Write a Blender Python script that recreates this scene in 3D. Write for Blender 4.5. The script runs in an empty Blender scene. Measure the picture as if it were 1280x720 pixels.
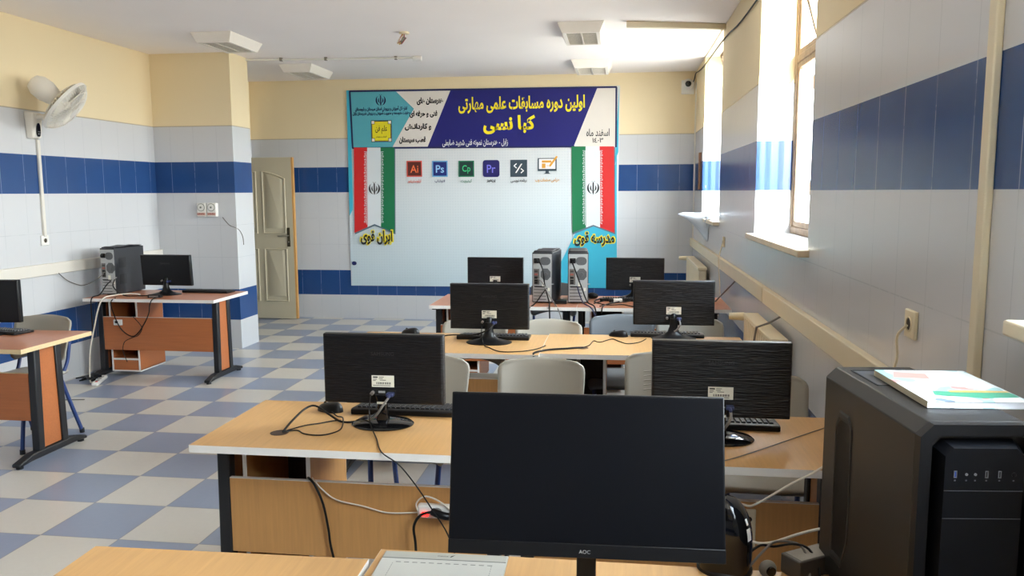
import bpy, bmesh, math, random
from mathutils import Vector, Matrix

random.seed(7)
sc = bpy.context.scene
col = sc.collection
PI = math.pi

# ------------------------------------------------------------------ camera
CAM_R = [[0.9909816085909965, 0.13392232434731716, -0.004501385988005332],
         [-0.1334947403853338, 0.9837943035439136, -0.11969930076653794],
         [-0.011601970688351329, 0.11922071697468421, 0.9927999873691522]]
CAM_Z = 1.608
cam_d = bpy.data.cameras.new('camera')
cam = bpy.data.objects.new('camera', cam_d)
col.objects.link(cam)
right, fwd, up = [Vector(r) for r in CAM_R]
M = Matrix.Identity(4)
for i in range(3):
    M[i][0] = right[i]; M[i][1] = up[i]; M[i][2] = -fwd[i]
M[0][3], M[1][3], M[2][3] = 0, 0, CAM_Z
cam.matrix_world = M
cam_d.sensor_width = 36.0
cam_d.lens = 36.0 * 1000.0 / 1280.0
cam_d.clip_start = 0.02
sc.camera = cam

# ------------------------------------------------------------------ sky, sun, exposure
sc.view_settings.view_transform = 'Standard'
sc.view_settings.look = 'None'
sc.view_settings.exposure = 3.28
sc.view_settings.gamma = 1.0
sc.view_settings.use_curve_mapping = False
sc.cycles.use_denoising = True
sc.cycles.max_bounces = 14
sc.cycles.diffuse_bounces = 10
sc.cycles.glossy_bounces = 5
sc.cycles.transparent_max_bounces = 12
sc.cycles.sample_clamp_indirect = 6.0
sc.cycles.caustics_reflective = False
sc.cycles.caustics_refractive = False

world = bpy.data.worlds.new('sky')
sc.world = world
world.use_nodes = True
wn = world.node_tree.nodes; wl = world.node_tree.links
bg = wn['Background']
tc = wn.new('ShaderNodeTexCoord')
sp = wn.new('ShaderNodeSeparateXYZ')
rp = wn.new('ShaderNodeValToRGB')
mr = wn.new('ShaderNodeMapRange')
mr.inputs['From Min'].default_value = -1; mr.inputs['From Max'].default_value = 1
wl.new(tc.outputs['Generated'], sp.inputs[0])
wl.new(sp.outputs['Z'], mr.inputs['Value'])
wl.new(mr.outputs[0], rp.inputs['Fac'])
cr = rp.color_ramp
cr.elements[0].position = 0.0; cr.elements[0].color = (0.36, 0.345, 0.32, 1)
cr.elements[1].position = 1.0; cr.elements[1].color = (0.66, 0.80, 1.0, 1)
e = cr.elements.new(0.48); e.color = (0.42, 0.405, 0.38, 1)
e = cr.elements.new(0.52); e.color = (1.0, 1.0, 1.0, 1)
e = cr.elements.new(0.75); e.color = (0.84, 0.92, 1.0, 1)
wl.new(rp.outputs[0], bg.inputs['Color'])
bg.inputs['Strength'].default_value = 4.2

sun_d = bpy.data.lights.new('sun', 'SUN')
sun_d.energy = 1.9
sun_d.angle = math.radians(0.6)
sun_d.color = (1.0, 0.95, 0.86)
sun = bpy.data.objects.new('sun', sun_d)
col.objects.link(sun)
sdir = Vector((-0.17, 1.0, -0.26)).normalized()      # nearly along the window wall: it strikes only the reveals
sun.rotation_euler = sdir.to_track_quat('-Z', 'Y').to_euler()
sun.location = (6, -8, 8)

XL, XR, YB, YN, H = -4.74, 0.86, 9.815, -2.8, 3.0
XO = 1.14                                              # outer face of the window wall
WINS = [(7.27, 8.79), (3.85, 5.36), (0.29, 1.79)]
WZ0, WZ1 = 1.335, 2.99
for k, (a, b) in enumerate(WINS):                     # portals only guide the sampling of the sky
    pd = bpy.data.lights.new('sky_portal', 'AREA')
    pd.shape = 'RECTANGLE'; pd.size = WZ1 - WZ0; pd.size_y = b - a
    pd.cycles.is_portal = True
    po = bpy.data.objects.new('sky_portal', pd)
    po.location = (1.138, (a + b) / 2, (WZ0 + WZ1) / 2)
    po.rotation_euler = (0, math.radians(90), 0)
    col.objects.link(po)

# ------------------------------------------------------------------ helpers
def lin(c):
    return tuple(((v / 255) / 12.92 if v / 255 <= 0.04045 else ((v / 255 + 0.055) / 1.055) ** 2.4) for v in c) + (1.0,)

class NT:
    def __init__(self, name):
        self.m = bpy.data.materials.new(name); self.m.use_nodes = True
        self.n = self.m.node_tree.nodes; self.l = self.m.node_tree.links
        self.b = self.n['Principled BSDF']
    def node(self, t, **kw):
        x = self.n.new(t)
        for k, v in kw.items(): setattr(x, k, v)
        return x
    def math(self, op, a, b=None, c=None):
        x = self.node('ShaderNodeMath', operation=op)
        for i, v in enumerate((a, b, c)):
            if v is None: continue
            if isinstance(v, (int, float)): x.inputs[i].default_value = v
            else: self.l.new(v, x.inputs[i])
        return x.outputs[0]
    def mix(self, f, a, b):
        x = self.node('ShaderNodeMix', data_type='RGBA')
        for i, v in ((0, f), (6, a), (7, b)):
            if isinstance(v, (int, float, tuple)): x.inputs[i].default_value = v
            else: self.l.new(v, x.inputs[i])
        return x.outputs[2]
    def set(self, k, v):
        if isinstance(v, (int, float, tuple)): self.b.inputs[k].default_value = v
        else: self.l.new(v, self.b.inputs[k])
    def noise(self, scale, vec=None, detail=3.0):
        x = self.node('ShaderNodeTexNoise'); x.inputs['Scale'].default_value = scale
        x.inputs['Detail'].default_value = detail
        if vec is not None: self.l.new(vec, x.inputs['Vector'])
        return x.outputs['Fac']
    def coords(self, scale=(1, 1, 1), kind='Object'):
        t = self.node('ShaderNodeTexCoord'); m = self.node('ShaderNodeMapping')
        m.inputs['Scale'].default_value = scale
        self.l.new(t.outputs[kind], m.inputs[0]); return m.outputs[0]
    def bump(self, h, strength, dist=0.002):
        x = self.node('ShaderNodeBump'); x.inputs['Strength'].default_value = strength
        x.inputs['Distance'].default_value = dist
        self.l.new(h, x.inputs['Height']); self.l.new(x.outputs[0], self.b.inputs['Normal'])

def plain(name, c, rough=0.5, metal=0.0, var=0.06, scale=14, bump=0.0, spec=0.5):
    t = NT(name)
    c = lin(c)
    f = t.noise(scale, t.coords())
    lo = tuple(v * (1 - var) for v in c[:3]) + (1,); hi = tuple(min(1, v * (1 + var)) for v in c[:3]) + (1,)
    t.set('Base Color', t.mix(f, lo, hi))
    t.set('Roughness', rough); t.set('Metallic', metal); t.set('Specular IOR Level', spec)
    if bump: t.bump(t.noise(scale * 20, t.coords()), bump)
    return t.m

def wood(name, c, scale=(1.5, 30, 30), rough=0.38, var=0.16):
    t = NT(name); c = lin(c)
    f = t.noise(3.0, t.coords(scale), 5.0)
    f2 = t.noise(1.2, t.coords((1, 3, 3)), 2.0)
    f = t.math('ADD', t.math('MULTIPLY', f, 0.7), t.math('MULTIPLY', f2, 0.3))
    lo = tuple(v * (1 - var * 1.6) for v in c[:3]) + (1,); hi = tuple(min(1, v * (1 + var * 1.4)) for v in c[:3]) + (1,)
    t.set('Base Color', t.mix(f, lo, hi)); t.set('Roughness', rough)
    return t.m

def emis(name, c, s):
    t = NT(name); t.set('Base Color', lin(c)); t.set('Emission Color', lin(c)); t.set('Emission Strength', s)
    return t.m

WHITE_T, BLUE_T, CREAM = (206, 207, 209), (34, 68, 136), (232, 216, 180)

def wall_mat(name, axis, zs=(2.28, 1.922, 1.608, 0.62, 0.302), off=0.11):
    t = NT(name)
    g = t.node('ShaderNodeNewGeometry'); s = t.node('ShaderNodeSeparateXYZ')
    t.l.new(g.outputs['Position'], s.inputs[0])
    z = s.outputs['Z']; h = s.outputs[axis]
    gt = lambda a: t.math('GREATER_THAN', z, a)
    up_b = t.math('SUBTRACT', gt(zs[2]), gt(zs[1])); lo_b = t.math('SUBTRACT', gt(zs[4]), gt(zs[3]))
    blue = t.math('ADD', up_b, lo_b)
    paint = gt(zs[0])
    n1 = t.noise(3.0, g.outputs['Position']); n2 = t.noise(0.9, g.outputs['Position'])
    w = t.mix(n2, lin(WHITE_T), lin((199, 202, 206)))
    bl = t.mix(n1, lin((32, 66, 118)), lin((40, 78, 134)))
    c = t.mix(blue, w, bl)
    # grout
    fx = t.math('ABSOLUTE', t.math('SUBTRACT', t.math('FRACT', t.math('DIVIDE', t.math('ADD', h, off + 10.0), 0.25)), 0.5))
    gx = t.math('GREATER_THAN', fx, 0.4925)
    fz = t.math('ABSOLUTE', t.math('SUBTRACT', t.math('FRACT', t.math('DIVIDE', t.math('ADD', z, -0.62 + 3.3), 0.33)), 0.5))
    mid = t.math('SUBTRACT', gt(0.66), gt(1.58))
    gz = t.math('MULTIPLY', t.math('GREATER_THAN', fz, 0.4935), mid)
    wear = t.math('GREATER_THAN', t.noise(9.0, g.outputs['Position']), 0.42)
    gr = t.math('MULTIPLY', t.math('MAXIMUM', gx, gz), t.math('ADD', 0.25, t.math('MULTIPLY', wear, 0.4)))
    c = t.mix(gr, c, t.mix(blue, lin((180, 184, 188)), lin((150, 166, 196))))
    vm = t.node('ShaderNodeMapping'); vm.inputs['Scale'].default_value = (1, 1, 0.45); t.l.new(g.outputs['Position'], vm.inputs[0])
    chip = t.math('MULTIPLY', t.math('GREATER_THAN', t.noise(26.0, vm.outputs[0], 4.0), 0.735), t.math('GREATER_THAN', t.noise(1.1, g.outputs['Position']), 0.55))
    c = t.mix(t.math('MULTIPLY', t.math('MULTIPLY', chip, blue), 0.7), c, lin((190, 196, 206)))
    # dark seam where the tiling ends under the paint
    seam = t.math('SUBTRACT', gt(zs[0] - 0.006), gt(zs[0] + 0.004))
    cream = t.mix(n2, lin(CREAM), lin((228, 211, 173)))
    c = t.mix(paint, c, cream)
    c = t.mix(t.math('MULTIPLY', seam, 0.55), c, lin((150, 132, 100)))
    t.set('Base Color', c)
    t.set('Roughness', t.math('ADD', 0.22, t.math('MULTIPLY', paint, 0.5)))
    hgt = t.math('SUBTRACT', t.math('MULTIPLY', t.noise(4.0, g.outputs['Position'], 1.0), 0.6), t.math('MULTIPLY', t.math('MAXIMUM', gx, gz), 0.5))
    t.bump(hgt, 0.18, 0.006)
    return t.m

def floor_mat():
    t = NT('checker_floor')
    g = t.node('ShaderNodeNewGeometry'); s = t.node('ShaderNodeSeparateXYZ')
    t.l.new(g.outputs['Position'], s.inputs[0])
    u = t.math('DIVIDE', t.math('ADD', s.outputs['X'], 2.711 + 40.0), 0.4)
    v = t.math('DIVIDE', t.math('ADD', s.outputs['Y'], -3.296 + 40.0), 0.4)
    par = t.math('MODULO', t.math('ADD', t.math('FLOOR', u), t.math('FLOOR', v)), 2.0)
    n = t.noise(1.3, g.outputs['Position']); n2 = t.noise(40, g.outputs['Position'])
    nn = t.math('ADD', t.math('MULTIPLY', n, 0.6), t.math('MULTIPLY', n2, 0.4))
    a = t.mix(nn, lin((132, 143, 164)), lin((148, 157, 177)))
    b = t.mix(nn, lin((192, 187, 178)), lin((208, 203, 194)))
    c = t.mix(par, a, b)
    ed = t.math('MAXIMUM', t.math('ABSOLUTE', t.math('SUBTRACT', t.math('FRACT', u), 0.5)),
                t.math('ABSOLUTE', t.math('SUBTRACT', t.math('FRACT', v), 0.5)))
    gr = t.math('GREATER_THAN', ed, 0.4935)
    c = t.mix(t.math('MULTIPLY', gr, 0.6), c, lin((120, 116, 112)))
    t.set('Base Color', c)
    t.set('Roughness', t.math('ADD', 0.26, t.math('MULTIPLY', n, 0.06)))
    t.bump(t.math('MULTIPLY', gr, -1.0), 0.05, 0.002)
    return t.m

class MB:
    """collects shapes; build() links them as one mesh object"""
    def __init__(self): self.v = []; self.f = []
    def add(self, vs, fs):
        o = len(self.v); self.v += [tuple(p) for p in vs]; self.f += [tuple(i + o for i in q) for q in fs]; return self
    def box(self, x0, x1, y0, y1, z0, z1):
        vs = [(x, y, z) for z in (z0, z1) for y in (y0, y1) for x in (x0, x1)]
        return self.add(vs, [(0, 2, 3, 1), (4, 5, 7, 6), (0, 1, 5, 4), (2, 6, 7, 3), (0, 4, 6, 2), (1, 3, 7, 5)])
    def loft(self, rings, cap=True, closed=False):
        n = len(rings[0]); vs = [p for r in rings for p in r]; fs = []
        m = len(rings)
        for k in range(m if closed else m - 1):
            a, b = k * n, ((k + 1) % m) * n
            for i in range(n):
                j = (i + 1) % n; fs.append((a + i, a + j, b + j, b + i))
        if cap and not closed:
            fs.append(tuple(range(n - 1, -1, -1))); fs.append(tuple((m - 1) * n + i for i in range(n)))
        return self.add(vs, fs)
    def prism(self, poly, axis, a, b):
        def P(p, t):
            if axis == 'x': return (t, p[0], p[1])
            if axis == 'y': return (p[0], t, p[1])
            return (p[0], p[1], t)
        return self.loft([[P(p, a) for p in poly], [P(p, b) for p in poly]])
    def flat(self, poly, y):
        return self.add([(p[0], y, p[1]) for p in poly], [tuple(range(len(poly)))])
    def cyl(self, p0, p1, r0, r1=None, n=16):
        if r1 is None: r1 = r0
        p0, p1 = Vector(p0), Vector(p1); d = (p1 - p0).normalized()
        a = d.orthogonal().normalized(); b = d.cross(a)
        rg = lambda p, r: [p + (a * math.cos(2 * PI * i / n) + b * math.sin(2 * PI * i / n)) * r for i in range(n)]
        return self.loft([rg(p0, r0), rg(p1, r1)])
    def lathe(self, prof, center=(0, 0, 0), axis=(0, 0, 1), n=24, sx=1, sy=1):
        c, d = Vector(center), Vector(axis).normalized()
        if abs(d.z) > 0.999: a, b = Vector((1, 0, 0)), Vector((0, 1, 0))
        else: a = d.orthogonal().normalized(); b = d.cross(a)
        rings = [[c + d * z + (a * math.cos(2 * PI * i / n) * sx + b * math.sin(2 * PI * i / n) * sy) * max(r, 1e-4) for i in range(n)] for r, z in prof]
        return self.loft(rings)
    def tube(self, pts, r, n=8, sub=5):
        P = [Vector(p) for p in pts]
        if len(P) > 2 and sub > 1:
            Q = []
            for i in range(len(P) - 1):
                p0 = P[max(i - 1, 0)]; p1 = P[i]; p2 = P[i + 1]; p3 = P[min(i + 2, len(P) - 1)]
                for k in range(sub):
                    t = k / sub
                    Q.append(0.5 * ((2 * p1) + (p2 - p0) * t + (2 * p0 - 5 * p1 + 4 * p2 - p3) * t * t + (3 * p1 - p0 - 3 * p2 + p3) * t ** 3))
            P = Q + [P[-1]]
        rings = []; a = None
        for i, p in enumerate(P):
            d = (P[min(i + 1, len(P) - 1)] - P[max(i - 1, 0)])
            if d.length < 1e-7: d = Vector((0, 0, 1))
            d.normalize()
            if a is None: a = d.orthogonal().normalized()
            a = (a - d * a.dot(d))
            if a.length < 1e-5: a = d.orthogonal()
            a.normalize(); b = d.cross(a)
            rings.append([p + (a * math.cos(2 * PI * k / n) + b * math.sin(2 * PI * k / n)) * r for k in range(n)])
        return self.loft(rings)
    def surf(self, fn, nu, nv):
        vs = [fn(i / nu, j / nv) for j in range(nv + 1) for i in range(nu + 1)]
        return self.add(vs, [(j * (nu + 1) + i, j * (nu + 1) + i + 1, (j + 1) * (nu + 1) + i + 1, (j + 1) * (nu + 1) + i) for j in range(nv) for i in range(nu)])
    def ell(self, c, r, n=16, m=10):
        rings = []
        for j in range(m + 1):
            t = PI * j / m; s = max(math.sin(t), 1e-3)
            rings.append([(c[0] + r[0] * s * math.cos(2 * PI * i / n), c[1] + r[1] * s * math.sin(2 * PI * i / n), c[2] - r[2] * math.cos(t)) for i in range(n)])
        return self.loft(rings)
    def xf(self, mat):
        self.v = [tuple(mat @ Vector(p)) for p in self.v]; return self
    def build(self, name, mat, parent=None, bevel=0.0, smooth=False, solid=0.0, sub=0, label=None, segs=2, recalc=True):
        me = bpy.data.meshes.new(name)
        me.from_pydata(self.v, [], self.f)
        if recalc:
            bm = bmesh.new(); bm.from_mesh(me); bmesh.ops.recalc_face_normals(bm, faces=bm.faces); bm.to_mesh(me); bm.free()
        if smooth or bevel:
            me.polygons.foreach_set('use_smooth', [True] * len(me.polygons))
            me.set_sharp_from_angle(angle=math.radians(38 if not bevel else 30))
        me.materials.append(mat)
        o = bpy.data.objects.new(name, me); col.objects.link(o)
        if parent is not None: o.parent = parent
        if solid:
            m = o.modifiers.new('thickness', 'SOLIDIFY'); m.thickness = solid; m.offset = 0
        if sub:
            m = o.modifiers.new('smooth', 'SUBSURF'); m.levels = sub; m.render_levels = sub
        if bevel:
            m = o.modifiers.new('bevel', 'BEVEL'); m.width = bevel; m.segments = segs; m.limit_method = 'ANGLE'; m.angle_limit = math.radians(40)
            m.harden_normals = False
        if label: o['label'] = label
        return o

def tag(o, label, cat, group=None):
    o['label'] = label; o['category'] = cat
    if group: o['group'] = group
    return o

def thing(name, label, cat, loc=(0, 0, 0), rz=0.0, group=None):
    o = bpy.data.objects.new(name, None); o.empty_display_size = 0.1
    col.objects.link(o); o.location = loc; o.rotation_euler = (0, 0, rz)
    return tag(o, label, cat, group)

def struct(o): o['kind'] = 'structure'; return o

def sempty(name, loc=(0, 0, 0)):
    o = bpy.data.objects.new(name, None); col.objects.link(o); o.location = loc; return struct(o)

def copy_tree(o, parent=None):
    c = o.copy(); col.objects.link(c)
    if parent is not None: c.parent = parent
    for ch in list(o.children): copy_tree(ch, c)
    return c

def dup(root, loc, rz, label, group=None):
    c = copy_tree(root); c.location = loc; c.rotation_euler = (0, 0, rz); c['label'] = label
    if group: c['group'] = group
    return c

# ------------------------------------------------------------------ lettering (right-to-left script shaped by hand)
FORMS = {}
def _f(ch, base, n=4): FORMS[ch] = [chr(base + i) for i in range(n)]
for ch, b, n in (('ا', 0xFE8D, 2), ('آ', 0xFE81, 2), ('ب', 0xFE8F, 4), ('پ', 0xFB56, 4), ('ت', 0xFE95, 4), ('ث', 0xFE99, 4), ('ج', 0xFE9D, 4),
                 ('چ', 0xFB7A, 4), ('ح', 0xFEA1, 4), ('خ', 0xFEA5, 4), ('د', 0xFEA9, 2), ('ذ', 0xFEAB, 2), ('ر', 0xFEAD, 2), ('ز', 0xFEAF, 2),
                 ('س', 0xFEB1, 4), ('ش', 0xFEB5, 4), ('ص', 0xFEB9, 4), ('ض', 0xFEBD, 4), ('ط', 0xFEC1, 4), ('ظ', 0xFEC5, 4), ('ع', 0xFEC9, 4),
                 ('غ', 0xFECD, 4), ('ف', 0xFED1, 4), ('ق', 0xFED5, 4), ('ک', 0xFB8E, 4), ('گ', 0xFB92, 4), ('ل', 0xFEDD, 4), ('م', 0xFEE1, 4),
                 ('ن', 0xFEE5, 4), ('و', 0xFEED, 2), ('ه', 0xFEE9, 4), ('ی', 0xFBFC, 4)):
    _f(ch, b, n)

def shape(s):
    out = []
    for i, ch in enumerate(s):
        if ch == 'ـ': out.append(ch); continue
        if ch not in FORMS: out.append(ch); continue
        p = s[i - 1] if i else ' '; q = s[i + 1] if i + 1 < len(s) else ' '
        jp = (p in FORMS and len(FORMS[p]) == 4) or p == 'ـ'
        jn = (q in FORMS or q == 'ـ') and len(FORMS[ch]) == 4
        k = 3 if (jp and jn) else 2 if jn else 1 if jp else 0
        out.append(FORMS[ch][k])
    t = ''.join(out)
    r = t[::-1]
    digs = '۰۱۲۳۴۵۶۷۸۹٠١٢٣٤٥٦٧٨٩'
    res, buf = '', ''
    for ch in r:
        if ch in digs: buf = ch + buf
        else: res += buf + ch; buf = ''
    return res + buf

def lettering(name, text, x0, x1, z0, z1, y, mat, parent, bold=0.0, rtl=True, dy=0.0006, label=None, keep=False, face=-1):
    """text fitted into the rectangle x0..x1, z0..z1 of an upright plane facing -y (face=-1)"""
    cu = bpy.data.curves.new(name, 'FONT')
    cu.body = shape(text) if rtl else text
    cu.fill_mode = 'FRONT'; cu.offset = bold; cu.resolution_u = 3
    to = bpy.data.objects.new(name, cu); col.objects.link(to)
    bpy.context.view_layer.update()
    dg = bpy.context.evaluated_depsgraph_get()
    me = bpy.data.meshes.new_from_object(to.evaluated_get(dg))
    bpy.data.objects.remove(to); bpy.data.curves.remove(cu)
    if not me.vertices: return None
    xs = [v.co.x for v in me.vertices]; ys = [v.co.y for v in me.vertices]
    w = max(xs) - min(xs); h = max(ys) - min(ys)
    sx, sz = (x1 - x0) / w, (z1 - z0) / h
    if keep: sx = sz = min(sx, sz)
    for v in me.vertices:
        v.co = Vector((x0 + (v.co.x - min(xs)) * sx, y, z0 + (v.co.y - min(ys)) * sz))
    me.materials.clear(); me.materials.append(mat)
    o = bpy.data.objects.new(name, me); col.objects.link(o); o.parent = parent
    if label: o['label'] = label
    return o

# ------------------------------------------------------------------ materials
M_wx = wall_mat('tiled_wall_facing', 'X', off=0.06)
M_wy = wall_mat('tiled_wall_side', 'Y')
M_floor = floor_mat()
M_ceil = plain('ceiling_plaster', (247, 241, 237), 0.9, var=0.04, scale=1.2)
M_trunk = plain('cream_trunking', (222, 210, 182), 0.5, var=0.05, scale=3)
M_trunk_w = plain('white_trunking', (218, 214, 204), 0.5, var=0.05, scale=3)
M_oldwood = plain('weathered_painted_wood', (150, 126, 102), 0.75, var=0.55, scale=26)
M_stone = plain('sill_stone', (214, 200, 174), 0.45, var=0.14, scale=9)
M_door = plain('olive_door_paint', (192, 183, 158), 0.45, var=0.04, scale=2)
M_edge = wood('raw_door_edge', (214, 160, 92), (20, 20, 1.5))
M_beech = wood('beech_top', (196, 152, 98), (30, 1.8, 30), 0.33)
M_beech_p = wood('beech_panel', (196, 144, 86), (30, 30, 1.6), 0.45)
M_cherry = wood('cherry_top', (188, 124, 92), (30, 1.8, 30), 0.33)
M_cherry_p = wood('cherry_panel', (176, 104, 58), (1.5, 30, 30), 0.42)
M_ped_shade = plain('pedestal_shade_brown', (46, 32, 26), 0.7)  # shade inside the pedestals, painted into the door colour
M_band = plain('white_edge_band', (226, 222, 216), 0.4, var=0.05)
M_bandw = plain('worn_edge_band', (214, 190, 146), 0.5, var=0.12, scale=30)
M_blk = plain('black_metal', (26, 26, 29), 0.45, var=0.15, scale=20)
M_dark = plain('dark_hole', (10, 10, 11), 0.8)
M_plast = plain('black_plastic', (15, 15, 17), 0.38, var=0.1, spec=0.3)
M_gloss = plain('gloss_black', (12, 12, 14), 0.08, var=0.05)
M_cable = plain('black_cable', (12, 11, 11), 0.5, spec=0.3)
M_cablew = plain('white_cable', (214, 206, 192), 0.5)
M_cableg = plain('grey_cable', (120, 116, 112), 0.5)
M_white = plain('white_plastic', (228, 226, 220), 0.4, var=0.03)
M_ivory = plain('ivory_plastic', (224, 212, 182), 0.45, var=0.05)
M_sock_dk = plain('socket_hole', (60, 52, 40), 0.6)
M_paper = plain('label_paper', (222, 220, 206), 0.6, var=0.03)
M_ink = plain('label_ink', (60, 58, 56), 0.7)
M_steel = plain('grey_steel', (172, 174, 174), 0.45, 0.25, var=0.08)
M_mesh = plain('grille_dark', (92, 94, 96), 0.5, 0.3, var=0.55, scale=190)
M_case = plain('graphite_case', (40, 41, 46), 0.45, var=0.08, bump=0.05)
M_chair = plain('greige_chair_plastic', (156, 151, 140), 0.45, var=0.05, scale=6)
M_chair_shade_b = plain('bluish_shade_chair_plastic', (98, 103, 108), 0.5, var=0.05, scale=6)  # chair plastic with the bluish shade of its facing put into the colour
M_chair_shade_d = plain('dark_shade_chair_plastic', (104, 108, 112), 0.4, var=0.05, scale=6)  # chair plastic darkened by painted shade, for the chair behind the towers
M_blue = plain('blue_tube_paint', (44, 66, 120), 0.35, var=0.08)
M_fan = plain('fan_ivory', (226, 222, 212), 0.4, var=0.03)
M_rad = plain('radiator_cream', (220, 208, 180), 0.4, var=0.05, scale=6)
M_lamp = plain('fixture_white', (232, 226, 216), 0.5, var=0.03)
M_louv = plain('fixture_diffuser', (206, 201, 190), 0.35, var=0.25, scale=90)
M_screen = NT('dark_screen'); M_screen.set('Base Color', lin((9, 10, 14))); M_screen.set('Specular IOR Level', 0.22)
M_screen.set('Roughness', M_screen.math('ADD', 0.28, M_screen.math('MULTIPLY', M_screen.noise(3, M_screen.coords()), 0.1))); M_screen = M_screen.m
t = NT('ribbed_monitor_back')
t.set('Base Color', lin((15, 16, 20))); t.set('Roughness', 0.36); t.set('Specular IOR Level', 0.3)
t.bump(t.noise(9.0, t.coords((1.2, 1, 26)), 2.0), 0.9, 0.006); M_wave = t.m
t = NT('window_glass'); out = t.n['Material Output']
tr = t.node('ShaderNodeBsdfTransparent'); gl = t.node('ShaderNodeBsdfGlossy'); fr = t.node('ShaderNodeLayerWeight'); mx = t.node('ShaderNodeMixShader')
gl.inputs['Roughness'].default_value = 0.03; tr.inputs['Color'].default_value = (0.93, 0.95, 0.94, 1)
t.l.new(t.math('ADD', 0.025, t.math('MULTIPLY', 0.6, t.math('POWER', fr.outputs['Facing'], 5.0))), mx.inputs[0]); t.l.new(tr.outputs[0], mx.inputs[1]); t.l.new(gl.outputs[0], mx.inputs[2]); t.l.new(mx.outputs[0], out.inputs['Surface'])
M_glass = t.m

# ================================================================== THE SETTING
def rough_box(name, mat, *boxes):
    m = MB()
    for b in boxes: m.box(*b)
    return struct(m.build(name, mat))

rough_box('floor', M_floor, (XL - 1.9, XO, YN - 0.2, YB + 0.2, -0.12, 0.0))
rough_box('ceiling', M_ceil, (XL - 1.9, XO, YN - 0.2, YB + 0.2, H, H + 0.15))
rough_box('wall_back', M_wx, (XL - 1.9, XO, YB, YB + 0.2, 0, H))
rough_box('wall_near', M_wx, (XL - 0.3, XO, YN - 0.2, YN, 0, H))
PX, PY0, PY1 = -3.885, 7.736, 8.13
XD = -4.68                                             # left wall beyond the pier
rough_box('wall_left', M_wy, (XL - 0.3, XL, YN, PY0, 0, H), )
rough_box('wall_alcove', M_wy, (XD - 0.3, XD, PY1, 8.70, 0, H), (XD - 0.3, XD, 9.66, YB, 0, H), (XD - 0.3, XD, 8.70, 9.66, 2.56, H))
rough_box('wall_pier', M_wx, (XL - 0.3, PX, PY0, PY1, 0, H))
rough_box('wall_corridor', M_wx, (XD - 1.6, XD - 1.5, 7.0, YB, 0, H), (XD - 1.5, XD - 0.3, 7.6, 7.7, 0, H))
bx = [(XR, XO, YN, YB, 0, WZ0), (XR, XO, YN, YB, WZ1, H)]
ys = [YN] + [v for w in sorted(WINS) for v in w] + [YB]
for i in range(0, len(ys), 2): bx.append((XR, XO, ys[i], ys[i + 1], WZ0, WZ1))
rough_box('wall_right', M_wy, *bx)

XF = 1.075                                             # plane of the window frames
def window(n, y0, y1):
    w = sempty('window_%d' % n, (XF, (y0 + y1) / 2, WZ0))
    L = (y1 - y0) / 2; Hh = WZ1 - WZ0
    t = 0.045
    f = MB(); f.box(0.006, 0.05, -L, L, 0, t); f.box(0.006, 0.05, -L, L, Hh - t, Hh)
    f.box(0.006, 0.05, -L, -L + t, t, Hh - t); f.box(0.006, 0.05, L - t, L, t, Hh - t)
    zc = 1.06
    f.box(0.006, 0.05, -L + t, L - t, zc, zc + t)
    f.build('window_frame', M_oldwood, w, bevel=0.006)
    k = 3; bw = (2 * L - 2 * t) / k
    for i in range(k):
        a = -L + t + i * bw
        for (z0, z1, tilt) in ((t, zc, 0), (zc + t, Hh - t, 1 if i == 1 else 0)):
            s = MB(); q = 0.034; hh = z1 - z0
            s.box(0.012, 0.038, 0, bw, 0, q); s.box(0.012, 0.038, 0, bw, hh - q, hh); s.box(0.012, 0.038, 0, q, q, hh - q); s.box(0.012, 0.038, bw - q, bw, q, hh - q)
            p = MB(); p.box(0.022, 0.025, q, bw - q, q, hh - q)
            mtx = Matrix.Translation((0, a, z0)) @ (Matrix.Rotation(math.radians(-16), 4, 'Y') if tilt else Matrix.Identity(4))
            so = s.xf(mtx).build('sash', M_oldwood, w, bevel=0.005)
            p.xf(mtx).build('pane', M_glass, so)
            if not tilt and z0 == t:
                hg = MB(); hg.cyl((0.008, a + 0.004, z0 + 0.2), (0.008, a + 0.004, z0 + 0.28), 0.008, n=8); hg.cyl((0.008, a + 0.004, z0 + 0.8), (0.008, a + 0.004, z0 + 0.88), 0.008, n=8)
                hg.build('hinge', M_oldwood, so)
    s = MB(); s.box(XR - 0.055 - XF, 0.0, -L - 0.035, L + 0.012, -0.035, -0.001)
    s.build('window_sill', M_stone, w, bevel=0.006)
    return w
for n, (a, b) in enumerate(WINS, 1): window(n, a, b)

for n, yy in ((2, 5.36), (3, 8.79)):                   # painted corner beads of the reveals
    m = MB(); m.box(XR + 0.001, XR + 0.02, yy - 0.012, yy, 2.33, WZ1); m.box(XR + 0.024, XR + 0.038, yy - 0.009, yy, 2.33, WZ1)
    struct(m.build('trim_%d' % n, plain('cream_bead', (226, 208, 160), 0.6)))

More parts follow.
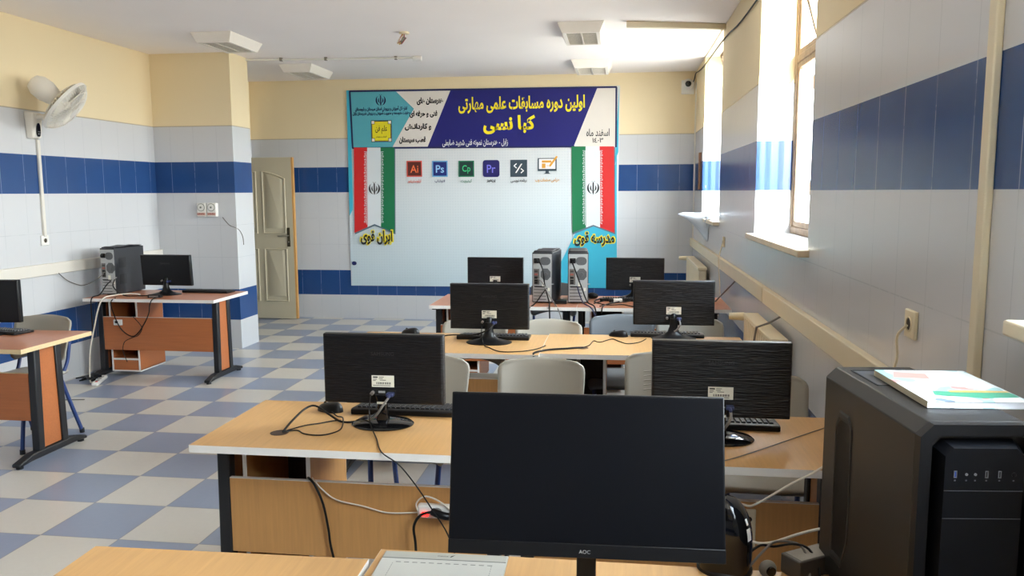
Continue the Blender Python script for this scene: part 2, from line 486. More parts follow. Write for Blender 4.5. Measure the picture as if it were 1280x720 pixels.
# door leaf swung open against the back wall
dr = sempty('door_1', (-4.955, 9.64, 0))
m = MB(); m.box(0, 0.875, -0.02, 0.022, 0.012, 2.045); m.build('door_leaf', M_door, dr, bevel=0.003)
m = MB(); m.box(0.875, 0.898, -0.021, 0.023, 0.012, 2.045); m.build('edge_strip', M_edge, dr)
def molding(x0, x1, z0, z1, rise_l, rise_r):
    pts = [(x0, z0), (x1, z0), (x1, z1 + rise_r)]
    for k in range(1, 8):
        u = k / 8; zz = z1 + rise_r * (1 - u) + rise_l * u
        pts.append((x1 + (x0 - x1) * u, zz + 0.012 * math.sin(PI * u) * (1 if rise_l or rise_r else 0)))
    pts.append((x0, z1 + rise_l))
    mm = MB()
    ring = [(p[0], -0.022, p[1]) for p in pts]
    mm.tube(ring + [ring[0]], 0.011, 8, 1)
    c = (sum(p[0] for p in pts) / len(pts), sum(p[1] for p in pts) / len(pts))
    inner = [(c[0] + (p[0] - c[0]) * 0.80, -0.020, c[1] + (p[1] - c[1]) * 0.90) for p in pts]
    face = [(c[0] + (p[0] - c[0]) * 0.70, -0.029, c[1] + (p[1] - c[1]) * 0.86) for p in pts]
    mm.loft([inner, face])
    return mm
molding(0.12, 0.40, 1.10, 1.78, 0.0, 0.09).build('door_panel', M_door, dr, smooth=True)
molding(0.49, 0.78, 1.10, 1.78, 0.09, 0.0).build('door_panel', M_door, dr, smooth=True)
molding(0.12, 0.40, 0.24, 0.90, 0.0, 0.0).build('door_panel', M_door, dr, smooth=True)
molding(0.49, 0.78, 0.24, 0.90, 0.0, 0.0).build('door_panel', M_door, dr, smooth=True)
M_brass = plain('dark_brass', (92, 84, 66), 0.35, 0.8, var=0.3, scale=60)
m = MB(); m.box(0.795, 0.835, -0.030, -0.02, 0.93, 1.17); hp = m.build('handle_plate', M_brass, dr, bevel=0.004)
m = MB(); m.tube([(0.815, -0.03, 1.07), (0.815, -0.065, 1.07), (0.79, -0.075, 1.07), (0.69, -0.075, 1.068)], 0.008); m.cyl((0.815, -0.034, 0.99), (0.815, -0.028, 0.99), 0.009)
m.build('door_lever', plain('satin_lever', (170, 164, 150), 0.3, 0.8), hp, smooth=True)
fr_ = sempty('trim_1', (XD, 9.18, 0))
m = MB(); m.box(-0.29, -0.20, -0.48, -0.44, 0, 2.56); m.box(-0.29, -0.20, 0.44, 0.479, 0, 2.56); m.box(-0.29, -0.20, -0.44, 0.44, 2.42, 2.56); m.build('door_casing', M_door, fr_)

# trunking on the walls and ceiling
def trunk(name, label, m, mat=M_trunk, bev=0.004): return tag(m.build(name, mat, bevel=bev), label, 'cable trunking')
m = MB(); m.box(XR - 0.034, XR - 0.0005, YN + 0.001, 4.79, 0.955, 1.045); m.box(XR - 0.034, XR - 0.0005, 4.81, YB - 0.001, 0.955, 1.045); m.box(XR - 0.030, XR - 0.0005, YN + 0.001, YB - 0.001, 0.960, 1.040)
rt = trunk('cable_trunking', 'long cream trunking running along the right wall below the windows', m)
m = MB(); m.box(XL + 0.0005, XL + 0.034, YN + 0.001, PY0 - 0.001, 0.935, 1.03)
trunk('cable_trunking', 'cream trunking along the left wall behind the black computer tower', m, M_trunk_w)
m = MB(); m.box(XR - 0.019, XR, 2.008, 2.050, 1.045, H)
trunk('wall_conduit', 'tall cream box conduit rising to the ceiling on the right wall beyond the nearest window', m)
m = MB(); m.box(XL, XL + 0.02, 6.045, 6.075, 1.255, 2.045)
trunk('wall_conduit', 'slim white conduit dropping from the wall fan to its socket', m, M_trunk_w)
m = MB(); m.prism([(0.03, 6.87), (0.03, 6.93), (XR, 7.17), (XR, 7.11)], 'z', H - 0.045, H)
trunk('ceiling_conduit', 'cream box conduit across the ceiling from the near right light to the right wall', m)
m = MB(); m.tube([(-3.885, 8.10, H - 0.02), (-3.35, 8.17, H - 0.02), (-2.7, 8.21, H - 0.02), (-2.13, 8.26, H - 0.02)], 0.010)
t1 = thing('ceiling_pipe', 'thin pipe on the ceiling running from the pier to a white end cap', 'pipe', (0, 0, 0))
m.build('pipe', M_trunk_w, t1, smooth=True)
m = MB(); m.cyl((-2.14, 8.26, H - 0.027), (-2.05, 8.265, H - 0.027), 0.027); m.build('end_cap', M_white, t1, smooth=True)
for xx, yy in ((-3.52, 8.15), (-3.05, 8.19), (-2.32, 8.25)):
    m = MB(); m.box(xx - 0.012, xx + 0.012, yy - 0.016, yy + 0.016, H - 0.034, H); m.build('clip', plain('pipe_clip', (120, 112, 100), 0.6), t1)
t1 = thing('hanging_wire_bundle', 'small tangle of bare wires hanging from the ceiling left of the near right light', 'wires', (-1.90, 7.04, H))
for k in range(7):
    a = random.uniform(-0.05, 0.03); b = random.uniform(0, 0.03)
    m = MB(); m.tube([(0, 0, 0), (a * .6, b, -0.03), (a, -b, -0.07), (a * 0.7 - 0.03, b, -0.105 + 0.02 * k / 7), (a * 0.2 + 0.02, -b, -0.05)], 0.0035, 6)
    m.build('wire', [plain('wire_yellow', (196, 160, 80)), plain('wire_red', (170, 84, 70)), M_cableg, M_ivory][k % 4], t1, smooth=True)
m = MB(); m.cyl((0, 0, -0.016), (0, 0, 0), 0.045); m.build('ceiling_rose', M_ivory, t1, smooth=True)

# ceiling lights
def light(label, x, y, w, d, cells):
    t = thing('ceiling_light', label, 'ceiling light', (x, y, H), 0, 'unlit ceiling fixtures')
    hh = 0.085; q = 0.05
    out = lambda z, e: [(-w / 2 + e, -d / 2 + e, z), (w / 2 - e, -d / 2 + e, z), (w / 2 - e, d / 2 - e, z), (-w / 2 + e, d / 2 - e, z)]
    m = MB(); m.loft([out(0, 0), out(-0.008, 0), out(-hh, 0.035), out(-hh, 0.065), out(-hh + 0.012, 0.065)], cap=False)
    m.build('housing', M_lamp, t)
    m = MB(); m.box(-w / 2 + 0.06, w / 2 - 0.06, -d / 2 + 0.06, d / 2 - 0.06, -hh + 0.012, -hh + 0.016); m.build('diffuser', M_louv, t)
    m = MB()
    for i in range(1, cells): 
        xx = -w / 2 + 0.06 + (w - 0.12) * i / cells; m.box(xx - 0.006, xx + 0.006, -d / 2 + 0.06, d / 2 - 0.06, -hh, -hh + 0.012)
    for j in range(1, 14):
        yy = -d / 2 + 0.06 + (d - 0.12) * j / 14; m.box(-w / 2 + 0.06, w / 2 - 0.06, yy - 0.002, yy + 0.002, -hh + 0.002, -hh + 0.012)
    m.build('louvre', M_louv, t)
    return t
light('unlit white ceiling fixture in front of the tiled pier, nearer of the left pair', -3.55, 7.06, 0.37, 0.62, 2)
light('unlit white ceiling fixture behind the pipe, farther of the left pair', -3.53, 8.87, 0.37, 0.66, 2)
light('unlit two-cell ceiling fixture nearer of the right pair', -0.345, 7.15, 0.38, 0.66, 2)
light('unlit two-cell ceiling fixture just above the banner, farther of the right pair', -0.33, 9.05, 0.42, 0.62, 2)

# ================================================================== BANNER
BY = 9.797
def bn(u, v, y=BY):
    """measured point of the banner artwork -> metres on the wall"""
    c = ((u - 640) / 1000.0, 1.0, (360 - v) / 1000.0)
    d = [sum(CAM_R[k][i] * c[k] for k in range(3)) for i in range(3)]
    s = BY / d[1]
    return (d[0] * s, CAM_Z + d[2] * s)
ban = thing('wall_banner', 'large printed contest banner with blue header and two flag ribbons on the back wall', 'banner', (0, 0, 0))
def bm_(name, c, rough=0.5): return plain(name, c, rough, var=0.03, scale=5)
t = NT('banner_vinyl'); g = t.node('ShaderNodeNewGeometry'); s_ = t.node('ShaderNodeSeparateXYZ'); t.l.new(g.outputs['Position'], s_.inputs[0])
hp1 = t.math('SINE', t.math('MULTIPLY', t.math('ADD', s_.outputs['X'], s_.outputs['Z']), 95.0)); hp2 = t.math('SINE', t.math('MULTIPLY', t.math('SUBTRACT', s_.outputs['X'], s_.outputs['Z']), 95.0))
pat = t.math('GREATER_THAN', t.math('MULTIPLY', hp1, hp2), 0.25)
sky_ = t.mix(t.math('MULTIPLY', t.math('SUBTRACT', 2.1, s_.outputs['Z']), 0.55), lin((220, 224, 226)), lin((196, 216, 224)))
t.set('Base Color', t.mix(t.math('MULTIPLY', pat, 0.16), sky_, lin((176, 190, 200)))); t.set('Roughness', 0.42)
out = t.n['Material Output']; tr = t.node('ShaderNodeBsdfTransparent'); mx = t.node('ShaderNodeMixShader'); mx.inputs[0].default_value = 0.09
t.l.new(t.b.outputs[0], mx.inputs[1]); t.l.new(tr.outputs[0], mx.inputs[2]); t.l.new(mx.outputs[0], out.inputs['Surface'])
M_vinyl = t.m
B = {k: bm_('print_' + k, c) for k, c in dict(teal=(86, 172, 186), teal2=(60, 178, 206), navy=(16, 18, 108), dnavy=(22, 30, 84), cream=(222, 216, 208), yellow=(246, 226, 30), white=(236, 236, 236), black=(24, 24, 30),
     red=(206, 34, 34), green=(12, 112, 70), ribw=(214, 222, 226), ribs=(150, 172, 184), seal=(226, 214, 30), ai=(84, 28, 20), aib=(214, 84, 70), ps=(14, 36, 112), psb=(98, 166, 214), cp=(18, 52, 50), cpb=(20, 120, 84),
     pr=(28, 24, 96), prl=(122, 122, 226), aio=(240, 116, 70), psl=(150, 200, 240), cpl=(60, 190, 120), slate=(52, 68, 80), gold=(216, 156, 60), shadow=(90, 110, 124)).items()}
def bpoly(name, pts, layer, mat, par=None, raw=False, label=None):
    m = MB(); m.flat([p if raw else bn(*p) for p in pts], BY - 0.0012 * layer); return m.build(name, mat, par or ban, label=label)
m = MB()
NB = 24
e0 = [bn(433 + (775 - 433) * i / NB, 113 - 6 * i / NB) for i in range(NB + 1)]
e1 = [bn(439 + (771 - 439) * i / NB, 357 + 3 * i / NB) for i in range(NB + 1)]
m.surf(lambda u, v: (e0[round(u * NB)][0] * (1 - v) + e1[round(u * NB)][0] * v, BY + 0.004 + 0.0035 * math.sin(u * 19) * v, e0[round(u * NB)][1] * (1 - v) + e1[round(u * NB)][1] * v), NB, 12)
m.build('banner_sheet', M_vinyl, ban, smooth=True)
def frame_strip(a, b, wd, mat, lay):
    (xa, za), (xb, zb) = bn(*a), bn(*b); d = Vector((xb - xa, zb - za)).normalized(); nx, nz = -d.y * wd / 2, d.x * wd / 2
    bpoly('banner_border', [(xa - nx, za - nz), (xb - nx, zb - nz), (xb + nx, zb + nz), (xa + nx, za + nz)], lay, mat, raw=True)
bpoly('side_stripe', [(433, 113), (438, 113), (441, 250), (441, 262), (437, 270)], 1, B['teal2'])
bpoly('side_stripe', [(774, 107), (768, 210), (771, 195), (773, 190)], 1, B['teal2'])
bpoly('corner_wedge', [(771, 188), (769.5, 205), (760, 228), (718, 294), (700, 330), (692, 360), (771, 360)], 1, B['teal2'])
hd = bpoly('header_panel', [(437, 114), (771, 108.5), (770.5, 183), (440.5, 185.5)], 2, B['cream'])
bpoly('blue_block', [(563.5, 112), (747, 109), (717, 183.4), (534, 185)], 3, B['navy'], hd)
bpoly('teal_chevron', [(437, 114), (494, 113.2), (517.5, 136), (490, 185), (440.5, 185.5)], 3, B['teal'], hd)
for a, b in (((437, 114.2), (771, 108.8)), ((437.3, 114), (441, 185.5)), ((770.5, 108.8), (770, 184)), ((440.6, 185.2), (718, 183.2))):
    frame_strip(a, b, 0.022, B['dnavy'], 4)
def bt(name, text, u0, v0, u1, v1, mat, layer, bold=0.0, rtl=True, par=None, label=None):
    x0, z1 = bn(u0, v0); x1, z0 = bn(u1, v1)
    return lettering(name, text, x0, x1, z0, z1, BY - 0.0012 * layer, mat, par or ban, bold, rtl, label=label)
bt('title_lettering', 'اولین دوره مسابقات علمی مهارتی', 573, 121.5, 731, 139.5, B['yellow'], 5, 0.03, par=hd)
bt('title_lettering', 'کبا نسی', 604, 144.5, 669, 167, B['yellow'], 5, 0.045, par=hd)
bt('subtitle_lettering', 'زابل - هنرستان نمونه فنی شهید ضابطی', 553, 174.5, 635, 183, B['white'], 5, 0.015, par=hd)
for tx, u0, v0, u1, v1 in (('هنرستان های', 521, 122, 554, 131), ('فنی و حرفه ای', 512, 138.5, 547, 147), ('و کاردانـش', 506, 154.5, 539.5, 163), ('قطب سیستان', 499, 171, 532.5, 179.5)):
    bt('heading_lettering', tx, u0, v0, u1, v1, B['black'], 5, 0.05, par=hd)
bt('date_lettering', 'اسفند ماه', 733, 161, 762, 170, B['black'], 5, 0.015, par=hd)
bt('date_lettering', '١٤٠٣', 740.5, 171.8, 754, 178.2, B['black'], 5, 0.015, par=hd)
bt('office_lettering', 'اداره کل آموزش و پرورش استان سیستان و بلوچستان', 444, 133.5, 509, 139, B['dnavy'], 5, 0.045, par=hd)
bt('office_lettering', 'معاونت متوسطه و مدیریت آموزش و پرورش شهرستان زابل', 441, 139.5, 513, 144, B['dnavy'], 5, 0.045, par=hd)

def emblem(name, cx, cz, s, y, mat, par):
    """crescents around an upright sword"""
    m = MB()
    m.flat([(cx, cz - 0.5 * s), (cx + 0.055 * s, cz - 0.34 * s), (cx + 0.05 * s, cz + 0.36 * s), (cx, cz + 0.46 * s), (cx - 0.05 * s, cz + 0.36 * s), (cx - 0.055 * s, cz - 0.34 * s)], y)
    for sg in (-1, 1):
        for rad, w, a0, a1, ox in ((0.20, 0.10, -88, 66, 0.04), (0.39, 0.13, -84, 60, 0.055)):
            n = 16; o1, o2 = [], []
            for k in range(n + 1):
                u = k / n; a = math.radians(a0 + (a1 - a0) * u); ww = w * math.sin(PI * min(max(u, 0.03), 0.97))
                o1.append((cx + sg * (ox + rad * math.cos(a)) * s, cz + (rad * math.sin(a) * 1.08) * s))
                o2.append((cx + sg * (ox + (rad - ww) * math.cos(a)) * s, cz + ((rad - ww) * math.sin(a) * 1.08) * s))
            for k in range(n): m.flat([o1[k], o1[k + 1], o2[k + 1], o2[k]], y)
        m.flat([(cx + sg * 0.02 * s, cz + 0.46 * s), (cx + sg * 0.12 * s, cz + 0.50 * s), (cx + sg * 0.10 * s, cz + 0.44 * s)], y)
    return m.build(name, mat, par)
x_, z_ = bn(476, 125.5); emblem('emblem', x_, z_, 0.145, BY - 0.006, B['dnavy'], hd)
# yellow seal
sx, sz = bn(477, 164); s = 0.132
sl = bpoly('seal', [(sx - s, sz - s), (sx + s, sz - s), (sx + s, sz + s), (sx - s, sz + s)], 5, B['black'], hd, raw=True)
q = s * 0.95; bpoly('seal_ground', [(sx - q, sz - q), (sx + q, sz - q), (sx + q, sz + q), (sx - q, sz + q)], 6, B['cream'], sl, raw=True)
k1, k2 = q * 0.93, q * 0.68
oct_ = []
for a, b in ((-1, -1), (1, -1), (1, 1), (-1, 1)):
    seq = [(a * k1, b * k2), (a * k2, b * k2), (a * k2, b * k1)]
    if a * b > 0: seq = [(a * k2, b * k1), (a * k2, b * k2), (a * k1, b * k2)] if a < 0 else [(a * k2, b * k1), (a * k2, b * k2), (a * k1, b * k2)]
    oct_.append(seq)
star = []
for (a, b) in ((-1, -1), (1, -1), (1, 1), (-1, 1)):
    h_first = (a, b) in ((1, -1), (-1, 1))
    p1, p2, p3 = (a * k1, b * k2), (a * k2, b * k2), (a * k2, b * k1)
    star += [p3, p2, p1] if h_first else [p1, p2, p3]
bpoly('seal_star', [(sx + p[0] * 1.06, sz + p[1] * 1.06) for p in star], 7, B['black'], sl, raw=True)
bpoly('seal_star', [(sx + p[0], sz + p[1]) for p in star], 8, B['seal'], sl, raw=True)
lettering('seal_lettering', 'علم فن', sx - 0.078, sx + 0.075, sz - 0.035, sz + 0.07, BY - 0.0108, B['black'], sl, 0.01)
lettering('seal_lettering', 'آموزش و پرورش', sx - 0.07, sx + 0.07, sz - 0.082, sz - 0.055, BY - 0.0108, B['black'], sl, 0.02)

# flag ribbons
def ribbon(u0, u1, v0, v1, vn, order):
    um = (u0 + u1) / 2
    r = bpoly('ribbon_shadow', [(u0 + 1, v0 + 1), (u1 + 1.2, v0 + 1), (u1 + 1.6, v1 + 2), (um + 1, vn + 2), (u0 + 1.5, v1 + 2)], 5, B['shadow'])
    r.name = 'flag_ribbon'
    c1, c2 = u0 + (u1 - u0) * 0.33, u0 + (u1 - u0) * 0.66
    lerp = lambda u: v1 + (vn - v1) * (1 - abs(u - um) / (um - u0))
    bpoly('flag_band', [(u0, v0), (c1, v0), (c1 + .6, lerp(c1)), (u0 + 1, v1)], 6, B[order[0]], r)
    bpoly('flag_band', [(c1, v0), (c2, v0), (c2 + .6, lerp(c2)), (um + .6, vn), (c1 + .6, lerp(c1))], 6, B['ribw'], r)
    bpoly('flag_band', [(c2, v0), (u1, v0), (u1 + .6, v1), (c2 + .6, lerp(c2))], 6, B[order[1]], r)
    for cc, sg in ((c1, -1), (c2, 1)):                # squared border script
        m = MB(); v = v0 + 5; k = 0; y = BY - 0.0012 * 7
        def rect(ua, va, ub, vb): m.flat([bn(ua, va), bn(ub, va), bn(ub, vb), bn(ua, vb)], y)
        rect(cc - 0.25 + sg * 0.3, v, cc + 0.25 + sg * 0.3, lerp(cc) - 3)
        while v < lerp(cc) - 5:
            a = cc + sg * 0.8; b = cc + sg * (3.0 + 0.8 * (k % 3 == 0))
            rect(min(a, b), v, max(a, b), v + 0.55)
            if k % 2: rect(min(b, b - sg * 0.6), v, max(b, b - sg * 0.6), v + 2.0)
            v += 1.55 + 0.45 * (k % 3 == 1); k += 1
        m.build('border_script', B['ribw'], r)
    x, z = bn(um + 0.5, (v0 + v1) / 2 - 2); emblem('emblem', x, z, 0.165, BY - 0.0096, B['black'], r)
    return r
ribbon(442.5, 493, 184.5, 291, 280, ('red', 'green'))
ribbon(714.5, 767.5, 183, 291, 281, ('green', 'red'))
for tx, u0, v0, u1, v1 in (('ایران قوی', 451, 288, 491, 306), ('مدرسه قوی', 718, 290, 768, 308)):
    bt('slogan_outline', tx, u0 - 1.4, v0 - 1.2, u1 + 1.4, v1 + 1.2, B['yellow'], 8, 0.11)
    bt('slogan_lettering', tx, u0, v0, u1, v1, B['black'], 10, 0.035)

# software icons
def icon(u, v, w, fill, rim, text, tcol, cap, ccol, cw, rounded=False):
    x, z = bn(u, v); h = w / 2
    def sq(hh, rr):
        if not rr: return [(x - hh, z - hh), (x + hh, z - hh), (x + hh, z + hh), (x - hh, z + hh)]
        out = []
        for a, (sx_, sz_) in enumerate(((-1, -1), (1, -1), (1, 1), (-1, 1))):
            for k in range(5):
                t_ = math.radians(180 + 90 * a + 90 * k / 4); out.append((x + sx_ * (hh - rr) + rr * math.cos(t_), z + sz_ * (hh - rr) + rr * math.sin(t_)))
        return out
    o = bpoly('software_icon', sq(h, h * 0.3 if rounded else 0), 3, B[rim], raw=True)
    if rim != fill: bpoly('icon_ground', sq(h * 0.86, 0), 4, B[fill], o, raw=True)
    if text: lettering('icon_lettering', text, x - h * 0.52, x + h * 0.52, z - h * 0.5 - (0.1 * h if text == 'Cp' else 0), z + h * 0.45, BY - 0.006, B[tcol], o, 0.01, False)
    a, b = bn(u - cw, v + 13.2), bn(u + cw, v + 18)
    lettering('caption_lettering', cap, a[0], b[0], b[1], a[1], BY - 0.004, B[ccol], o, 0.02)
    return o, x, z
icon(518, 211, 0.196, 'ai', 'aib', 'Ai', 'aio', 'ایلوستریتور', 'aib', 8.5)
icon(550, 211, 0.196, 'ps', 'psb', 'Ps', 'psl', 'فتوشاپ', 'dnavy', 6.5)
icon(583, 211, 0.196, 'cp', 'cpb', 'Cp', 'cpl', 'کپتیویت', 'cpb', 7)
icon(614, 210.7, 0.206, 'pr', 'pr', 'Pr', 'prl', 'پریمیر', 'black', 5.5, True)
o, x, z = icon(648.5, 210.4, 0.206, 'slate', 'slate', '', 'white', 'برنامه نویسی', 'black', 10)
m = MB(); y = BY - 0.006; s = 0.05
m.flat([(x - 0.045, z - 0.055), (x - 0.027, z - 0.055), (x + 0.045, z + 0.055), (x + 0.027, z + 0.055)], y)
for sg in (-1, 1):
    m.flat([(x + sg * 0.066, z - sg * 0.03), (x + sg * 0.03, z - sg * 0.062), (x + sg * 0.022, z - sg * 0.052), (x + sg * 0.05, z - sg * 0.03), (x + sg * 0.022, z - sg * 0.008), (x + sg * 0.03, z + sg * 0.002)][::1], y)
m.build('icon_glyph', B['white'], o)
# drawing-monitor icon
x, z = bn(684, 208)
o = bpoly('software_icon', [(x - 0.115, z - 0.055), (x + 0.115, z - 0.055), (x + 0.115, z + 0.10), (x - 0.115, z + 0.10)], 3, B['slate'], raw=True)
bpoly('icon_screen', [(x - 0.10, z - 0.03), (x + 0.10, z - 0.03), (x + 0.10, z + 0.09), (x - 0.10, z + 0.09)], 4, B['white'], o, raw=True)
m = MB(); m.flat([(x - 0.065, z + 0.045), (x + 0.05, z + 0.045), (x + 0.05, z + 0.072), (x - 0.065, z + 0.072)], y); m.flat([(x - 0.065, z - 0.02), (x - 0.02, z - 0.02), (x - 0.02, z + 0.035), (x - 0.065, z + 0.035)], y)
m.flat([(x - 0.01, z + 0.005), (x + 0.03, z + 0.005), (x + 0.03, z + 0.012), (x - 0.01, z + 0.012)], y)
m.flat([(x + 0.025, z - 0.005), (x + 0.045, z + 0.0), (x + 0.13, z + 0.115), (x + 0.11, z + 0.125), (x + 0.03, z + 0.025)], y - 0.001)
m.build('icon_glyph', B['gold'], o)
bpoly('icon_stand', [(x - 0.045, z - 0.09), (x + 0.045, z - 0.09), (x + 0.02, z - 0.075), (x + 0.02, z - 0.055), (x - 0.02, z - 0.055), (x - 0.02, z - 0.075)], 4, B['slate'], o, raw=True)
a, b = bn(669, 222.5), bn(699, 228); lettering('caption_lettering', 'طراحی صفحات وب', a[0], b[0], b[1], a[1], BY - 0.004, B['gold'], o, 0.02)
x, z = bn(443, 329); m = MB(); m.flat([(x + 0.032 * math.cos(2 * PI * k / 20), z + 0.026 * math.sin(2 * PI * k / 20)) for k in range(20)], BY - 0.006); m.build('printer_mark', B['dnavy'], ban)

# ================================================================== DESKS
DH = 0.723
def desk(name, label, x0, y0, w, d=0.62, top=M_beech, pan=M_beech_p, band=M_band, rz=0.0, group=None, pedestal=True, h=DH, panel=True, inl=0.012, inr=0.10):
    """front (seen) edge at y0, left end at x0"""
    t = thing(name, label, 'desk', (x0 + w / 2, y0 + d / 2, 0), rz, group)
    X, Y = w / 2, d / 2; tk = 0.027; b = 0.0012
    m = MB(); m.box(-X + b, X - b, -Y + b, Y - b, h - tk, h); tt = m.build('tabletop', top, t)
    m = MB(); m.box(-X, X, -Y, -Y + b, h - tk, h - 0.0006); m.box(-X, X, Y - b, Y, h - tk, h - 0.0006); m.box(-X, -X + b, -Y + b, Y - b, h - tk, h - 0.0006); m.box(X - b, X, -Y + b, Y - b, h - tk, h - 0.0006)
    m.build('edge_band', band, tt, label='pale edge banding round the top')
    for sg in (-1, 1):
        xc = -X + inl + 0.01 if sg < 0 else X - inr
        m = MB()
        for yc in (-0.105, 0.105):
            m.loft([[(xc + a * 0.024, yc * s_ + c * 0.026, z) for a, c in ((-1, -1), (1, -1), (1, 1), (-1, 1))] for z, s_ in ((0.06, 1.0), (h - tk, 0.86))])
        m.box(xc - 0.022, xc + 0.022, -Y + 0.09, Y - 0.09, h - tk - 0.022, h - tk)
        lg = m.build('leg', M_blk, t, bevel=0.006)
        m = MB(); m.box(xc - 0.012, xc + 0.012, -0.085, 0.085, 0.07, h - tk - 0.022); m.build('infill_panel', pan, lg, label='wooden infill between the black uprights')
        m = MB()
        L = 0.30
        prof = [(-L, 0.012), (-L, 0.034), (-0.18, 0.066), (0.18, 0.066), (L, 0.034), (L, 0.012), (0.20, 0.022), (-0.20, 0.022)]
        m.prism(prof, 'x', xc - 0.028, xc + 0.028)
        ft = m.build('foot', M_blk, lg, bevel=0.008)
        m = MB(); m.cyl((xc, -L + 0.03, 0), (xc, -L + 0.03, 0.02), 0.02); m.cyl((xc, L - 0.03, 0), (xc, L - 0.03, 0.02), 0.02); m.build('foot_pad', M_blk, ft)
    if panel:
        xl, xr = -X + inl + 0.036, X - inr - 0.026
        m = MB(); m.box(xl, xr, -Y + 0.19, -Y + 0.206, 0.245, 0.535); mp = m.build('modesty_panel', pan, t)
        m = MB(); m.box(xl, xr, -Y + 0.189, -Y + 0.207, 0.535, 0.5375); m.build('edge_band', band, mp)
    if pedestal:
        pz0, pz1 = 0.05, h - tk; xa, xb = -X + 0.092, -X + 0.36; ya, yb = -Y + 0.212, Y - 0.02; k = 0.016
        m = MB(); m.box(xa, xa + k, ya, yb, pz0, pz1); m.box(xb - k, xb, ya, yb, pz0, pz1); m.box(xa, xb, ya, yb, pz0, pz0 + k)
        if panel: m.box(xa + k, xb - k, ya + 0.004, yb, 0.150, 0.166); m.box(xa + k, xb - k, ya + 0.006, ya + 0.02, pz0 + k, 0.152)
        pd = m.build('pedestal', pan, t)
        m = MB(); m.box(xa + k, xb - k, yb - 0.016, yb, pz0 + k, pz1); m.build('pedestal_door', M_ped_shade, pd)
        m = MB()
        for xx in (xa, xb - k): m.box(xx, xx + k, ya - 0.002, ya, pz0, pz1); m.box(xx, xx + k, yb, yb + 0.002, pz0, pz1)
        m.box(xa + k, xb - k, ya - 0.002, ya, pz0, pz0 + k * 0.7)
        if panel: m.box(xa + k, xb - k, ya + 0.002, ya + 0.004, 0.150, 0.166)
        m.box(xb - k, xb + 0.001, ya, yb, pz0 - 0.002, pz0 + 0.008)
        m.build('edge_band', band, pd)
    return t
G1 = 'paired computer desks in rows'
R1Y, R2Y, R3Y = 2.565, 4.262, 6.085
desk('computer_desk', 'beech desk with white-edged top carrying the left sticker-backed monitor and a mouse', -1.505, R1Y, 1.158)
desk('computer_desk', 'beech desk carrying the right sticker-backed monitor, partly behind the big black screen', -0.345, R1Y, 1.158)
desk('computer_desk', 'beech desk behind the left beech desk, its front edge partly behind two grey chair backs', -1.592, R2Y, 1.158)
desk('computer_desk', 'beech desk beside the cream radiator, behind the right sticker-backed monitor', -0.433, R2Y + 0.045, 1.158, panel=False, inr=0.05)
desk('computer_desk', 'reddish desk below the banner carrying the left grey tower', -1.485, R3Y, 1.158, 0.70, M_cherry, M_cherry_p)
desk('computer_desk', 'reddish desk under the far right monitor below the banner', -0.325, R3Y, 1.158, 0.70, M_cherry, M_cherry_p)
desk('computer_desk', 'reddish desk cut off by the left edge of the photo with worn pale edge', -4.545, 4.078, 1.158, 0.62, M_cherry, M_cherry_p, M_bandw)
desk('computer_desk', 'reddish desk by the tiled pier with black tower and loose cables', -4.527, 6.19, 1.185, 0.62, M_cherry, M_cherry_p)
desk('front_desk', 'low bare beech desk at the bottom left, nearest the camera', -1.30, 1.165, 0.71, 0.615, M_beech, M_beech_p, M_band, math.radians(1.2), None, False)
desk('front_desk', 'beech desk under the big black screen, drawing tablet and black tower', -0.583, 1.225, 1.39, 0.62, M_beech, M_beech_p, M_band, 0, None, False)

